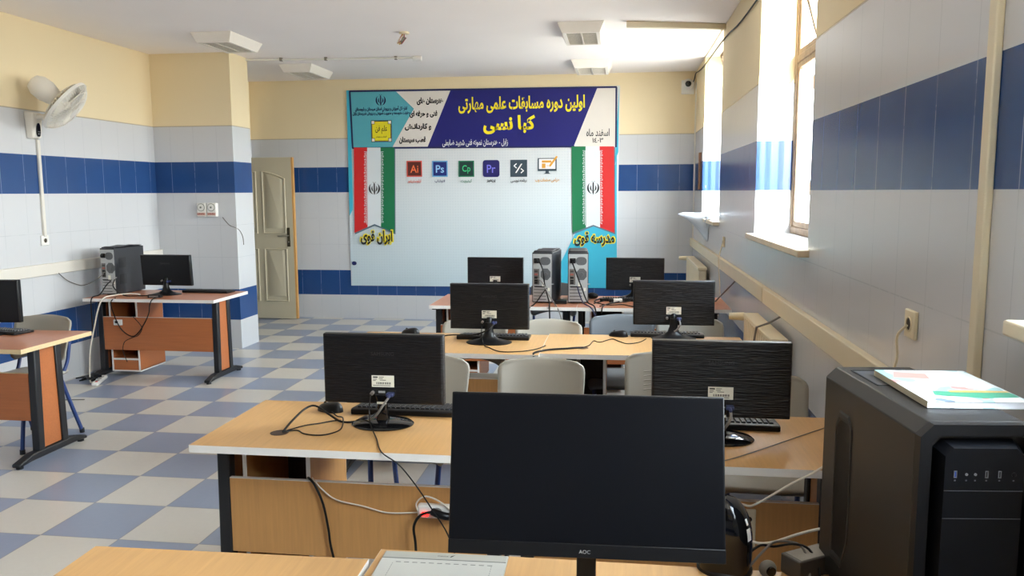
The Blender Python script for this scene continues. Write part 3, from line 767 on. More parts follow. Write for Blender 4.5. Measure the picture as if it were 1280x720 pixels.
# ================================================================== CHAIRS
def make_chair(label, loc, rz, mat, ribs=2):
    t = thing('classroom_chair', label, 'chair', loc, rz, 'plastic chairs with blue tube frames')
    def seat(u, v):
        x = (u - 0.5) * 2; yy = (v - 0.5) * 2
        sx_ = 0.205 * (1 - 0.08 * max(0, yy)) * (1 - 0.10 * max(0.0, abs(yy) - 0.8) / 0.2)
        z = 0.452 - 0.012 * (1 - x * x) * (1 - yy * yy) - 0.045 * max(0, -yy - 0.55) ** 1.3 * 2.2 - 0.03 * max(0, abs(x) - 0.85) * 3
        return (x * sx_, yy * 0.205 - 0.005, z)
    MB().surf(seat, 16, 16).build('seat', mat, t, smooth=True, solid=0.012, recalc=False)
    def back(u, v):
        x = (u - 0.5) * 2
        zt = 0.803 - 0.013 * x * x; zb = 0.520 + 0.035 * (1 - x * x)
        z = zb + (zt - zb) * v
        r = 0.055; hw = 0.212 - 0.012 * (1 - v)
        if v > 0.82: k = (v - 0.82) / 0.18; hw -= r * (1 - math.sqrt(max(0, 1 - k * k))) * 0.75
        if v < 0.12: k = (0.12 - v) / 0.12; hw -= 0.03 * (1 - math.sqrt(max(0, 1 - k * k)))
        y = 0.175 + 0.075 * v + 0.035 * v * v * 0.3 - 0.045 * abs(x) ** 2.4 + 0.010 * max(0, v - 0.9) * 10 * 0.5
        return (x * hw, y, z)
    bo = MB().surf(back, 20, 18).build('backrest', mat, t, smooth=True, solid=0.012, recalc=False)
    m = MB()
    for k in range(ribs):
        zz = 0.24 + 0.085 * k if ribs == 2 else 0.30 + 0.085 * k
        pts = []
        for i in range(11):
            u = 0.30 + 0.40 * i / 10 if ribs == 2 else 0.22 + 0.34 * i / 10
            x = (u - 0.5) * 2; v = zz + (0.05 * x * x * 4 if ribs == 2 else 0.0)
            p = back(u, v); pts.append((p[0], p[1] - 0.0055, p[2]))
        m.tube(pts, 0.0032, 6, 1)
    m.build('lumbar_rib', mat, bo, smooth=True)
    for sg in (-1, 1):
        m = MB(); m.tube([(sg * 0.165, -0.165, 0.432), (sg * 0.152, -0.195, 0.2), (sg * 0.142, -0.21, 0.012)], 0.0125, 10); l = m.build('leg', M_blue, t, smooth=True)
        m = MB(); m.cyl((sg * 0.142, -0.21, 0), (sg * 0.143, -0.209, 0.03), 0.0155); m.build('foot_cap', M_blk, l, smooth=True)
        m = MB(); m.tube([(sg * 0.165, 0.12, 0.432), (sg * 0.178, 0.19, 0.22), (sg * 0.188, 0.265, 0.012)], 0.0125, 10); l = m.build('leg', M_blue, t, smooth=True)
        m = MB(); m.cyl((sg * 0.188, 0.265, 0), (sg * 0.1875, 0.264, 0.03), 0.0155); m.build('foot_cap', M_blk, l, smooth=True)
        m = MB(); m.tube([(sg * 0.165, -0.165, 0.428), (sg * 0.167, 0.0, 0.425), (sg * 0.17, 0.13, 0.43), (sg * 0.178, 0.182, 0.50), (sg * 0.182, 0.20, 0.58), (sg * 0.182, 0.222, 0.68)], 0.0115, 10); m.build('back_post', M_blue, t, smooth=True)
    m = MB(); m.tube([(-0.165, -0.12, 0.428), (0.165, -0.12, 0.428)], 0.010, 8, 1); m.tube([(-0.165, 0.11, 0.428), (0.165, 0.11, 0.428)], 0.010, 8, 1); m.build('seat_frame', M_blue, t, smooth=True)
    return t
def recolor(root, mat):
    for ch in root.children:
        if ch.name.split('.')[0] in ('seat', 'backrest'):
            ch.data = ch.data.copy(); ch.data.materials[0] = mat
            for g in ch.children: g.data = g.data.copy(); g.data.materials[0] = mat
c0 = make_chair('grey plastic chair directly behind the left sticker-backed monitor, only its right side showing', (-0.945, 3.57, 0), math.radians(-4), M_chair)
dup(c0, (-0.372, 3.565, 0), 0, 'grey plastic chair whose whole back stands just above the big black screen')
cC = make_chair('grey plastic chair with ribbed back partly behind the right sticker-backed monitor, on its left side', (0.215, 3.775, 0), math.radians(-7), M_chair, 5)
dup(c0, (0.605, 3.36, 0), math.radians(-2), 'grey plastic chair against the right wall, peeking out right of the right sticker-backed monitor')
dup(c0, (-0.91, 4.74, 0), 0, 'grey plastic chair seen as a strip under the screen of the flared-stand monitor')
dup(c0, (-0.44, 4.745, 0), 0, 'grey plastic chair below the left grey tower, right of the flared-stand monitor')
c = dup(c0, (0.015, 4.99, 0), 0, 'grey plastic chair with bluish shade in its colour below the right grey tower'); recolor(c, M_chair_shade_b)
dup(c0, (0.445, 4.93, 0), 0, 'grey plastic chair tucked between the right flared-stand monitor and the radiator')
c = dup(c0, (-0.575, 6.80, 0), 0, 'grey plastic chair with painted shade behind the two grey towers, glimpsed under the reddish desk'); recolor(c, M_chair_shade_d)
dup(c0, (-3.80, 4.575, 0), math.radians(-2), 'grey plastic chair with blue legs at the desk cut off by the left edge')

# ================================================================== MONITORS
def make_monitor(label, loc, rz=0.0, stand='round', w=0.473, h=0.272, sticker=True, tilt=0.0, plug=True, wave=True, bottom=0.075, group='desktop monitors seen from behind'):
    t = thing('computer_monitor', label, 'monitor', loc, rz, group)
    T = Matrix.Translation((0, 0.012, bottom)) @ Matrix.Rotation(math.radians(tilt), 4, 'X')
    def rect(y, e): return [(-w / 2 + e, y, e), (w / 2 - e, y, e), (w / 2 - e, y, h - e), (-w / 2 + e, y, h - e)]
    m = MB(); m.loft([rect(0.0, 0.007), rect(0.006, 0.001), rect(0.034, 0.0), rect(0.040, 0.003)]); m.xf(T)
    bk = m.build('back_shell', M_wave if wave else M_plast, t, bevel=0.003)
    m = MB(); m.box(-w / 2 + 0.012, w / 2 - 0.012, 0.0395, 0.0412, 0.02, h - 0.012); m.xf(T); m.build('screen', M_screen, t)
    m = MB(); m.box(-0.05, 0.05, -0.002, 0.003, 0.028, 0.058); m.xf(T); pr_ = m.build('port_recess', M_dark, bk)
    m = MB(); m.box(-0.018, 0.008, -0.0035, 0, 0.045, 0.053); m.xf(T); m.build('connector', M_steel, pr_)
    if plug:
        m = MB(); m.box(0.018, 0.046, -0.03, -0.002, 0.036, 0.05); m.cyl((0.032, -0.03, 0.043), (0.032, -0.045, 0.036), 0.006); m.xf(T); m.build('video_plug', plain('plug_blue', (52, 62, 104), 0.4), pr_, bevel=0.003)
        m = MB(); m.cyl((-0.04, -0.02, 0.045), (-0.04, 0.0, 0.047), 0.007); m.xf(T); m.build('power_plug', M_cableg, pr_, smooth=True)
    if sticker:
        m = MB(); m.box(-0.044, 0.044, -0.0012, 0.001, 0.068, 0.113); m.xf(T); st = m.build('sticker', M_paper, bk)
        m = MB(); y = -0.0016
        m.box(-0.039, -0.020, y, 0, 0.1035, 0.109)
        for a, b, z in ((-0.016, 0.004, 0.106), (-0.016, 0.000, 0.100), (-0.039, -0.024, 0.097), (-0.039, -0.028, 0.092), (-0.012, 0.012, 0.094), (-0.039, 0.03, 0.073)): m.box(a, b, y, 0, z, z + 0.0022)
        for k in range(26):
            if k % 4 != 2: m.box(-0.026 + k * 0.0022, -0.0248 + k * 0.0022 + 0.0004 * (k % 3), y, 0, 0.079, 0.087)
        m.xf(T); m.build('label_print', M_ink, st)
    lo = lettering('brand_lettering', 'SAMSUNG', -0.045, 0.045, h * 0.70, h * 0.70 + 0.014, -0.0008, plain('embossed_black', (44, 44, 47), 0.3), bk, 0.0, False)
    lo.data.transform(T)
    if stand == 'round':
        m = MB(); m.lathe([(0.118, 0.0), (0.120, 0.004), (0.112, 0.010), (0.06, 0.017), (0.03, 0.019)], n=40, sx=1.0, sy=0.80); m.build('stand_base', M_gloss, t, smooth=True)
        m = MB()
        m.loft([[(a * wd, y + c * dp, z) for a, c in ((-1, -1), (1, -1), (1, 1), (-1, 1))] for z, wd, dp, y in ((0.012, 0.026, 0.018, 0.004), (0.04, 0.019, 0.014, 0.003), (0.09, 0.018, 0.012, 0.0), (0.122, 0.030, 0.010, 0.0))])
        m.build('stand_neck', M_gloss, t, bevel=0.006)
        m = MB(); m.box(-0.018, 0.018, -0.0145, -0.012, 0.083, 0.091); m.build('neck_label', M_paper, t)
    else:
        m = MB(); n = 28
        rings = []
        for z, a, b in ((0.0, 0.135, 0.088), (0.004, 0.136, 0.09), (0.012, 0.10, 0.066), (0.022, 0.062, 0.043), (0.04, 0.036, 0.028), (0.07, 0.025, 0.021), (0.12, 0.022, 0.018)):
            q = 1.0 if z > 0.03 else 0.75
            rings.append([(a * math.copysign(abs(math.cos(2 * PI * i / n)) ** q, math.cos(2 * PI * i / n)), b * math.sin(2 * PI * i / n) * (1.15 if math.sin(2 * PI * i / n) < 0 else 0.9), z) for i in range(n)])
        m.loft(rings); m.build('stand_base', M_plast, t, smooth=True)
        m = MB(); m.tube([(0, 0, 0.10), (0, 0.002, 0.12), (0, 0.014, 0.14)], 0.018, 12); m.build('stand_hinge', M_plast, t, smooth=True)
    return t
make_monitor('monitor with white sticker and oval glossy base on the left beech desk, beside a mouse', (-0.895, 2.895, DH), math.radians(0.5))
make_monitor('monitor with white sticker on the right beech desk, just left of the black tower', (0.362, 2.862, DH), math.radians(-1.0), w=0.488, h=0.278, bottom=0.074)
make_monitor('monitor on a flared stand behind the left sticker-backed one, overlapping the far left screen', (-0.762, 4.60, DH), math.radians(0.5), 'flared')
make_monitor('monitor on a flared stand beside the radiator, behind the right sticker-backed one', (0.325, 4.86, DH), 0, 'flared', w=0.485)
make_monitor('far monitor left of the two grey towers, only its upper half showing above another screen', (-1.04, 6.60, DH), 0, 'flared', w=0.475, bottom=0.065)
make_monitor('far monitor in front of the banner right edge, right of the two grey towers', (0.125, 6.70, DH), 0, 'flared', w=0.483, bottom=0.06)
make_monitor('monitor beside the black tower on the desk at the tiled pier', (-3.955, 6.52, DH), math.radians(-2), 'flared', w=0.475, sticker=False, tilt=4, wave=False)
make_monitor('monitor cut off by the left edge of the photo with only its right side visible', (-3.99, 4.50, DH), math.radians(5), 'flared', w=0.475, sticker=False, wave=False)

# big near monitor, its dark screen towards the camera
t = thing('computer_monitor', 'big black switched-off monitor facing the camera, nearest of all', 'monitor', (-0.062, 1.50, DH), math.radians(1.8))
w, h = 0.530, 0.311
T = Matrix.Translation((0, -0.035, 0.187)) @ Matrix.Rotation(math.radians(-13), 4, 'X')
m = MB(); m.box(-w / 2, w / 2, 0.0, 0.022, 0, h); m.loft([[(-w * .36, 0.022, h * .15), (w * .36, 0.022, h * .15), (w * .36, 0.022, h * .8), (-w * .36, 0.022, h * .8)], [(-w * .25, 0.045, h * .25), (w * .25, 0.045, h * .25), (w * .25, 0.045, h * .7), (-w * .25, 0.045, h * .7)]])
m.xf(T); hs = m.build('screen_housing', M_plast, t, bevel=0.002)
m = MB(); m.box(-w / 2 + 0.004, w / 2 - 0.004, -0.0008, 0.001, 0.028, h - 0.004); m.xf(T); m.build('screen', M_screen, hs)
m = MB(); m.box(-w / 2, w / 2, -0.0022, 0.001, 0.0, 0.026); m.xf(T); ch = m.build('lower_bezel', M_plast, hs, bevel=0.0008)
lo = lettering('brand_lettering', 'AOC', -0.011, 0.011, 0.0085, 0.0155, -0.0027, plain('logo_grey', (150, 150, 150), 0.4, 0.3), ch, 0.012, False); lo.data.transform(T)
m = MB(); m.box(0.0 - 0.016, 0.022, 0.0, 0.02, 0.0, 0.20); m.build('stand_neck', M_plast, t, bevel=0.003)
m = MB(); m.loft([[(0.13 * math.cos(2 * PI * i / 40), 0.02 + 0.09 * math.sin(2 * PI * i / 40), z) for i in range(40)] for z in (0, 0.008)]); m.build('stand_base', M_plast, t, bevel=0.002)

# ================================================================== COMPUTER TOWERS
def make_tower(label, loc, rz=0.0, side_vents=False, casemat=M_case, w=0.163, d=0.40, h=0.405):
    t = thing('computer_tower', label, 'computer tower', loc, rz, 'office computer towers')
    W, D = w / 2, d / 2
    m = MB(); m.box(-W, W, -D, D, 0.008, h); m.box(-W + .02, W - .02, -D + .03, D - .03, 0, 0.008)
    cs = m.build('case', casemat, t, bevel=0.006)
    m = MB(); m.surf(lambda u, v: ((u - .5) * w * 0.9, (v - .5) * d * 0.92, h + 0.004 + 0.006 * math.sin(PI * v) + 0.003 * math.sin(v * 14)), 6, 16)
    m.build('top_cover', casemat, cs, smooth=True, solid=0.006)
    m = MB(); m.box(-W + 0.006, W - 0.006, -D - 0.003, -D + 0.004, 0.014, h - 0.012); rp_ = m.build('rear_panel', M_steel, t, bevel=0.001)
    y = -D - 0.005
    def stad(x0, x1, z0, z1, n=10):
        r = (z1 - z0) / 2; c = (z0 + z1) / 2; out = []
        for k in range(n + 1): a = -PI / 2 + PI * k / n; out.append((x1 - r + r * math.cos(a), c + r * math.sin(a)))
        for k in range(n + 1): a = PI / 2 + PI * k / n; out.append((x0 + r + r * math.cos(a), c + r * math.sin(a)))
        return out
    m = MB(); m.prism(stad(-0.02, W - 0.014, h - 0.10, h - 0.035), 'y', y, -D); m.build('power_supply_grille', M_mesh, rp_)
    m = MB(); m.box(-W + 0.016, -0.02, y - 0.001, -D, h - 0.085, h - 0.045); ps = m.build('power_socket', M_plast, rp_)
    m = MB(); m.box(-W + 0.028, -0.028, y - 0.03, y, h - 0.078, h - 0.052); m.build('power_plug', M_plast, ps, bevel=0.004)
    oct2 = [(0.028 + 0.043 * math.cos(PI / 8 + k * PI / 4), h - 0.172 + 0.05 * math.sin(PI / 8 + k * PI / 4)) for k in range(8)]
    m = MB(); m.prism(oct2, 'y', y, -D); m.lathe([(0.016, 0), (0.014, 0.004)], (0.028, y - 0.001, h - 0.172), (0, -1, 0)); m.build('fan_grille', M_mesh, rp_)
    m = MB(); m.box(-W + 0.014, -0.022, y, -D, h - 0.255, h - 0.13); io = m.build('port_strip', plain('io_plate', (112, 108, 104), 0.5, 0.4), rp_)
    for z, c in ((h - 0.15, M_ink), (h - 0.175, plain('port_rust', (150, 82, 70))), (h - 0.20, M_plast), (h - 0.225, M_plast), (h - 0.242, M_plast)):
        m = MB(); m.box(-W + 0.02, -W + 0.046, y - 0.003, y, z - 0.006, z + 0.008); m.build('port', c, io)
    m = MB()
    for k in range(4): m.box(-W + 0.016, 0.03, y, -D, 0.035 + k * 0.026, 0.055 + k * 0.026)
    es = m.build('expansion_slot', plain('slot_grey', (176, 178, 178), 0.45, 0.5), rp_)
    m = MB()
    for k in range(5): m.box(-W + 0.014, 0.032, y + 0.0004, -D, 0.0295 + k * 0.026, 0.0345 + k * 0.026)
    m.build('slot_gap', M_ink, es)
    m = MB(); m.box(-W + 0.02, 0.02, y - 0.002, y, 0.128, 0.136); m.build('slot_bar', M_dark, rp_)
    m = MB(); m.box(0.0, 0.024, y, -D + 0.001, h - 0.275, h - 0.237); m.box(0.045, 0.062, y, -D, 0.10, 0.125); m.build('label_sticker', M_paper, rp_)
    m = MB(); m.cyl((W - 0.012, y, 0.155), (W + 0.012, y, 0.155), 0.004); m.build('lock_tab', M_steel, rp_)
    if side_vents:
        for z0, z1 in ((0.255, 0.345), (0.11, 0.20)):
            m = MB(); m.box(W, W + 0.002, -D + 0.05, -D + 0.14, z0 - 0.02, z1 - 0.02); m.build('side_vent', plain('vent_black', (34, 35, 38), 0.6, var=0.4, scale=300), cs)
    return t
make_tower('grey-backed tower with its dark side showing, left of the two on the reddish desk', (-0.590, 6.49, DH), math.radians(-6))
make_tower('grey-backed tower before the turquoise banner corner, right of two on the reddish desk', (-0.340, 6.51, DH), math.radians(3.5))
make_tower('dark computer tower against the left wall on the desk at the tiled pier', (-4.42, 6.62, DH), math.radians(-4), True, w=0.145, d=0.39, h=0.41)

# big black gaming-style tower, near right
t = thing('computer_tower', 'large black computer tower with front ports, under the magazine at the lower right', 'computer tower', (0.6005, 1.665, DH), math.radians(5.8))
W, D, h = 0.105, 0.230, 0.482; ch = 0.022
prof = [(-W, 0.012), (W, 0.012), (W, h - ch), (W - ch, h), (-W + ch, h), (-W, h - ch)]
m = MB()
rings = [[(p[0], -D + 0.02, p[1]) for p in prof], [(p[0], D, p[1]) for p in prof]]
m.loft(rings); m.box(-W + 0.01, W - 0.01, -D + 0.05, -D + 0.09, 0, 0.012); m.box(-W + 0.01, W - 0.01, D - 0.09, D - 0.05, 0, 0.012)
cs = m.build('case', plain('matt_black_steel', (27, 26, 25), 0.42, var=0.06, scale=30, bump=0.04), t, bevel=0.002)
# front frame: ring with a recessed inner panel
def ring_poly(e, eb, c): return [(-W + e, 0.014 + eb), (W - e, 0.014 + eb), (W - e, h - e - c), (W - e - c, h - e), (-W + e + c, h - e), (-W + e, h - e - c)]
m = MB()
outer = ring_poly(0, 0, ch); inner = ring_poly(0.020, 0.01, 0.012)
Pm = lambda p, y: (p[0], y, p[1])
m.loft([[Pm(p, -D + 0.02) for p in outer], [Pm(p, -D) for p in outer], [Pm(p, -D) for p in inner], [Pm(p, -D + 0.018) for p in inner]], cap=False)
m.build('front_frame', M_plast, t)
m = MB(); pin = ring_poly(0.030, 0.012, 0.014); pin2 = ring_poly(0.038, 0.018, 0.014)
m.loft([[Pm(p, -D + 0.019) for p in pin], [Pm(p, -D - 0.012) for p in pin2]])
fp = m.build('front_panel', plain('front_black', (9, 10, 14), 0.36, var=0.05, spec=0.3), t)
m = MB()
for z in (h - 0.114, h - 0.164): m.box(-W + 0.038, W - 0.038, -D - 0.0128, -D - 0.011, z, z + 0.0012)
m.build('panel_seam', plain('seam_grey', (62, 64, 70), 0.4), fp)
py = -D - 0.012
M_usb = plain('usb_metal', (150, 152, 156), 0.3, 0.8)
def usb(x, z, c):
    m = MB(); wv, hv, k = 0.0052, 0.0125, 0.0012
    m.box(x - wv / 2, x - wv / 2 + k, py - 0.0012, py, z, z + hv); m.box(x + wv / 2 - k, x + wv / 2, py - 0.0012, py, z, z + hv); m.box(x - wv / 2, x + wv / 2, py - 0.0012, py, z, z + k); m.box(x - wv / 2, x + wv / 2, py - 0.0012, py, z + hv - k, z + hv)
    u = m.build('usb_port', M_usb, fp)
    m = MB(); m.box(x - 0.0012, x + 0.0008, py - 0.0008, py, z + 0.001, z + hv - 0.001); m.build('usb_tongue', c, u)
zU = h - 0.090
usb(-0.049, zU, plain('usb_blue', (40, 70, 150), 0.4)); usb(0.004, zU, M_dark); usb(0.026, zU, M_dark)
for x in (-0.030, -0.015):
    m = MB(); m.lathe([(0.0024, 0), (0.0024, 0.0012), (0.0014, 0.0014), (0.0012, 0.0004)], (x, py, zU + 0.006), (0, -1, 0), 14); m.build('audio_jack', M_usb, fp, smooth=True)
m = MB(); m.lathe([(0.004, 0), (0.004, 0.0015), (0.003, 0.002)], (0.050, py, zU + 0.006), (0, -1, 0), 16); m.build('power_button', M_plast, fp, smooth=True)
M_tiny = plain('port_icon_grey', (88, 90, 96), 0.5)
m = MB()
for x in (-0.049, -0.030, -0.015, 0.004, 0.026, 0.050): m.box(x - 0.0014, x + 0.0014, py - 0.0003, py, zU - 0.006, zU - 0.0035)
m.build('port_icon', M_tiny, fp)
# side window recess and top vent outline
hexa = [(-0.03, 0.10), (0.12, 0.05), (0.14, 0.07), (0.14, h - 0.10), (0.12, h - 0.065), (0.04, h - 0.065), (-0.0, h - 0.10), (-0.03, h - 0.13)]
hexa = [(0.065, 0.13), (0.095, 0.06), (0.155, 0.06), (0.155, h - 0.10), (0.135, h - 0.075), (0.085, h - 0.075), (0.065, h - 0.10)]
m = MB(); cx = 0.11; cz = h / 2
rr = lambda k, x: [(x, cx + (p[0] - cx) * k, cz + (p[1] - cz) * k) for p in hexa]
m.loft([rr(1.0, -W - 0.0005), rr(0.97, -W - 0.003), rr(0.92, -W - 0.003), rr(0.88, -W - 0.0005)]); m.build('side_panel_bulge', plain('side_black', (36, 35, 34), 0.5, var=0.12, scale=8), cs)
m = MB(); e = 0.0022
for a, b, c, d_ in ((-0.065, 0.065, 0.05, 0.05 + e), (-0.065, 0.065, 0.19, 0.19 + e), (-0.065, -0.065 + e, 0.05, 0.19), (0.065 - e, 0.065, 0.05, 0.19)): m.box(a, b, c, d_, h, h + 0.0012)
m.build('top_vent_frame', M_dark, cs)
m = MB(); m.box(-0.06, 0.06, 0.055, 0.185, h, h + 0.0006); m.build('top_vent_mesh', plain('vent_mesh', (52, 54, 58), 0.45, var=0.5, scale=400), cs)

# magazine
t = thing('magazine', 'white covered magazine with green and pink pictures lying on the black tower', 'magazine', (0.652, 1.672, DH + h + 0.0012), math.radians(3.5))
bw, bd, bh = 0.185, 0.262, 0.013
m = MB(); m.box(-bw / 2 + 0.001, bw / 2 - 0.001, -bd / 2 + 0.001, bd / 2 - 0.001, 0.0008, bh - 0.0008); m.build('page_block', plain('page_white', (226, 226, 230), 0.7), t)
t2 = NT('magazine_cover'); v = t2.coords((9, 7, 1)); f = t2.noise(1.0, v, 1.0); f2 = t2.noise(1.6, t2.coords((6, 11, 3)), 2.0)
c = t2.mix(t2.math('GREATER_THAN', f, 0.56), lin((206, 210, 208)), lin((140, 178, 178)))
c = t2.mix(t2.math('GREATER_THAN', f2, 0.63), c, lin((190, 132, 126)))
c = t2.mix(t2.math('LESS_THAN', f2, 0.34), c, lin((104, 120, 136))); t2.set('Base Color', c); t2.set('Roughness', 0.28)
m = MB(); m.box(-bw / 2, bw / 2, -bd / 2, bd / 2, bh - 0.001, bh); m.box(-bw / 2, bw / 2, -bd / 2, bd / 2, 0, 0.001); m.box(-bw / 2, -bw / 2 + 0.001, -bd / 2, bd / 2, 0.001, bh - 0.001); cv = m.build('cover', t2.m, t)
m = MB(); m.box(-bw / 2 - 0.0004, -bw / 2, -bd / 2, bd / 2, 0.0005, bh - 0.0005); m.build('spine', plain('spine_cream', (206, 196, 168), 0.5), cv)
m = MB(); z = bh + 0.0002
m.add([(-0.06, -0.085, z), (0.02, -0.105, z), (0.09, -0.095, z), (0.09, -0.06, z), (0.0, -0.062, z), (-0.05, -0.05, z)], [(0, 1, 2, 3, 4, 5)]); m.build('green_patch', plain('cover_green', (64, 140, 112), 0.3), cv)
m = MB(); m.add([(-0.02, -0.062, z + .0002), (0.09, -0.06, z + .0002), (0.09, -0.048, z + .0002), (-0.02, -0.046, z + .0002)], [(0, 1, 2, 3)]); m.build('yellow_strip', plain('cover_yellow', (196, 158, 90), 0.3), cv)
m = MB(); m.add([(-0.08, 0.06, z), (-0.01, 0.05, z), (0.0, 0.10, z), (-0.06, 0.115, z)], [(0, 1, 2, 3)]); m.build('pink_patch', plain('cover_pink', (196, 140, 132), 0.3), cv)

# ================================================================== KEYBOARDS AND MICE
def make_keyboard(label, loc, rz=0.0, w=0.44, d=0.145):
    t = thing('keyboard', label, 'keyboard', loc, rz, 'black desktop keyboards')
    W, D = w / 2, d / 2
    m = MB(); m.prism([(-D, 0.0), (D, 0.0), (D, 0.013), (-D + 0.012, 0.024), (-D, 0.020)], 'x', -W, W); m.build('keyboard_body', M_plast, t, bevel=0.004)
    m = MB()
    for r in range(6):
        y = D - 0.016 - r * 0.0195; n = 20
        for k in range(n):
            x = -W + 0.02 + (w - 0.04) * (k + 0.5) / n; z = 0.0130 + (D - y) * 0.076
            if r == 0 and 4 < k < 14 and k != 9: continue
            s1, s2 = 0.0085, 0.0062
            m.loft([[(x + a * s1, y + b * s1, z - 0.003) for a, b in ((-1, -1), (1, -1), (1, 1), (-1, 1))], [(x + a * s2, y + b * s2, z + 0.007) for a, b in ((-1, -1), (1, -1), (1, 1), (-1, 1))]])
    m.build('keys', plain('key_black', (38, 38, 41), 0.45), t)
    return t
k0 = make_keyboard('black keyboard behind the left sticker-backed monitor', (-0.845, 3.085, DH))
dup(k0, (0.375, 3.045, DH), math.radians(-1), 'black keyboard behind the right sticker-backed monitor')
dup(k0, (-0.755, 4.745, DH), math.radians(1), 'black keyboard behind the left flared-stand monitor')
dup(k0, (0.29, 4.935, DH), math.radians(-1), 'black keyboard behind the right flared-stand monitor')
dup(k0, (-3.66, 6.705, DH), math.radians(-3), 'black keyboard beside the tiled pier on the reddish desk')
dup(k0, (-3.97, 4.600, DH), math.radians(-10), 'black keyboard on the worn desk at the left edge')
dup(k0, (0.06, 6.535, DH), math.radians(2), 'black keyboard under the far right monitor')
def make_mouse(label, loc, rz):
    t = thing('computer_mouse', label, 'mouse', loc, rz, 'black mice')
    def fn(u, v):
        a = 2 * PI * u; e = PI / 2 * v
        x = 0.035 * math.cos(a) * math.cos(e) ** 0.6; y = 0.061 * math.sin(a) * math.cos(e) ** 0.6
        return (x, y, 0.036 * math.sin(e) * (1 - 0.25 * (y / 0.055)))
    b = MB().surf(fn, 28, 8).build('mouse_body', M_plast, t, smooth=True)
    m = MB(); m.lathe([(0.006, -0.003), (0.008, 0), (0.006, 0.003)], (0, 0.026, 0.029), (1, 0, 0), 14); m.build('scroll_wheel', M_gloss, t, smooth=True)
    return t
m0 = make_mouse('black mouse on the left beech desk, left of the sticker-backed monitor', (-1.165, 3.055, DH), math.radians(70))
dup(m0, (-0.005, 4.885, DH), math.radians(70), 'black mouse on the beech desk left of the right flared-stand monitor')
dup(m0, (-1.30, 4.83, DH), math.radians(80), 'black mouse peeping over the top edge of the left sticker-backed monitor')

# ================================================================== NEAR DESK THINGS
t = thing('drawing_tablet', 'grey drawing tablet with dotted work area on the near desk', 'drawing tablet', (-0.408, 1.700, DH), math.radians(1.5))
m = MB(); m.prism([(-0.135, 0.001), (0.125, 0.001), (0.128, 0.006), (0.12, 0.010), (-0.135, 0.010)], 'x', -0.152, 0.152); tb = m.build('tablet_body', plain('tablet_grey', (170, 170, 162), 0.45, var=0.03), t, bevel=0.003)
m = MB(); m.box(-0.15, 0.15, 0.083, 0.0865, 0.0098, 0.0104); m.build('tablet_groove', plain('groove_grey', (92, 94, 92), 0.5), tb)
m = MB(); m.box(-0.15, 0.15, -0.13, 0.083, 0.0098, 0.0102); m.build('work_surface', plain('tablet_pale', (184, 184, 178), 0.55, var=0.03), tb)
m = MB()
for k in range(12): m.box(-0.112 + k * 0.02, -0.100 + k * 0.02, 0.064, 0.0665, 0.0102, 0.0106)
for k in range(18): m.box(-0.119, -0.1178, 0.055 - k * 0.010, 0.060 - k * 0.010, 0.0102, 0.0105); m.box(0.1178, 0.119, 0.055 - k * 0.010, 0.060 - k * 0.010, 0.0102, 0.0105)
m.build('dotted_outline', plain('dot_grey', (110, 112, 112), 0.6), tb)
lo = lettering('brand_lettering', 'Genius', -0.018, 0.008, -0.0035, 0.0035, 0, M_ink, tb, 0.0, False)
lo.data.transform(Matrix.Translation((0, 0.104, 0.0104)) @ Matrix.Rotation(math.radians(-90), 4, 'X'))
m = MB(); m.add([(0.012, 0.100, 0.0104), (0.016, 0.099, 0.0104), (0.024, 0.111, 0.0104), (0.016, 0.107, 0.0104)], [(0, 1, 2, 3)]); m.build('brand_mark', M_ink, tb)

t = thing('desktop_speaker', 'glossy black rounded desktop device behind the right lower corner of the big screen', 'speaker', (0.252, 1.845, DH), math.radians(-14))
def spk(u, v):
    a = 2 * PI * u
    z = 0.175 * v
    k = math.sqrt(max(0.0, 1 - max(0, (v - 0.35) / 0.65) ** 2.4)) * (0.92 + 0.08 * min(1, v / 0.2))
    return (0.062 * math.copysign(abs(math.cos(a)) ** 0.75, math.cos(a)) * k, 0.055 * math.copysign(abs(math.sin(a)) ** 0.75, math.sin(a)) * (0.35 + 0.65 * k), z)
MB().surf(spk, 40, 24).build('speaker_shell', M_gloss, t, smooth=True)
m = MB(); m.box(0.035, 0.063, -0.047, -0.044, 0.085, 0.125); m.xf(Matrix.Rotation(math.radians(10), 4, 'Z')); 
sl_ = [(0.0585, -0.012, 0.085), (0.061, 0.008, 0.085), (0.0575, 0.010, 0.118), (0.054, -0.010, 0.118)]
m = MB()
m.surf(lambda u, v: tuple(Vector(spk(0.965 - 0.055 * u, 0.50 + 0.16 * v)) * 1.012), 5, 4); m.surf(lambda u, v: tuple(Vector(spk(0.955 - 0.03 * u, 0.70 + 0.08 * v)) * 1.012), 4, 4)
m.build('white_label', M_white, t, recalc=False)
m = MB(); m.lathe([(0.064, 0), (0.064, 0.008), (0.06, 0.012)], n=32, sy=0.9); m.build('speaker_foot', M_plast, t, smooth=True)

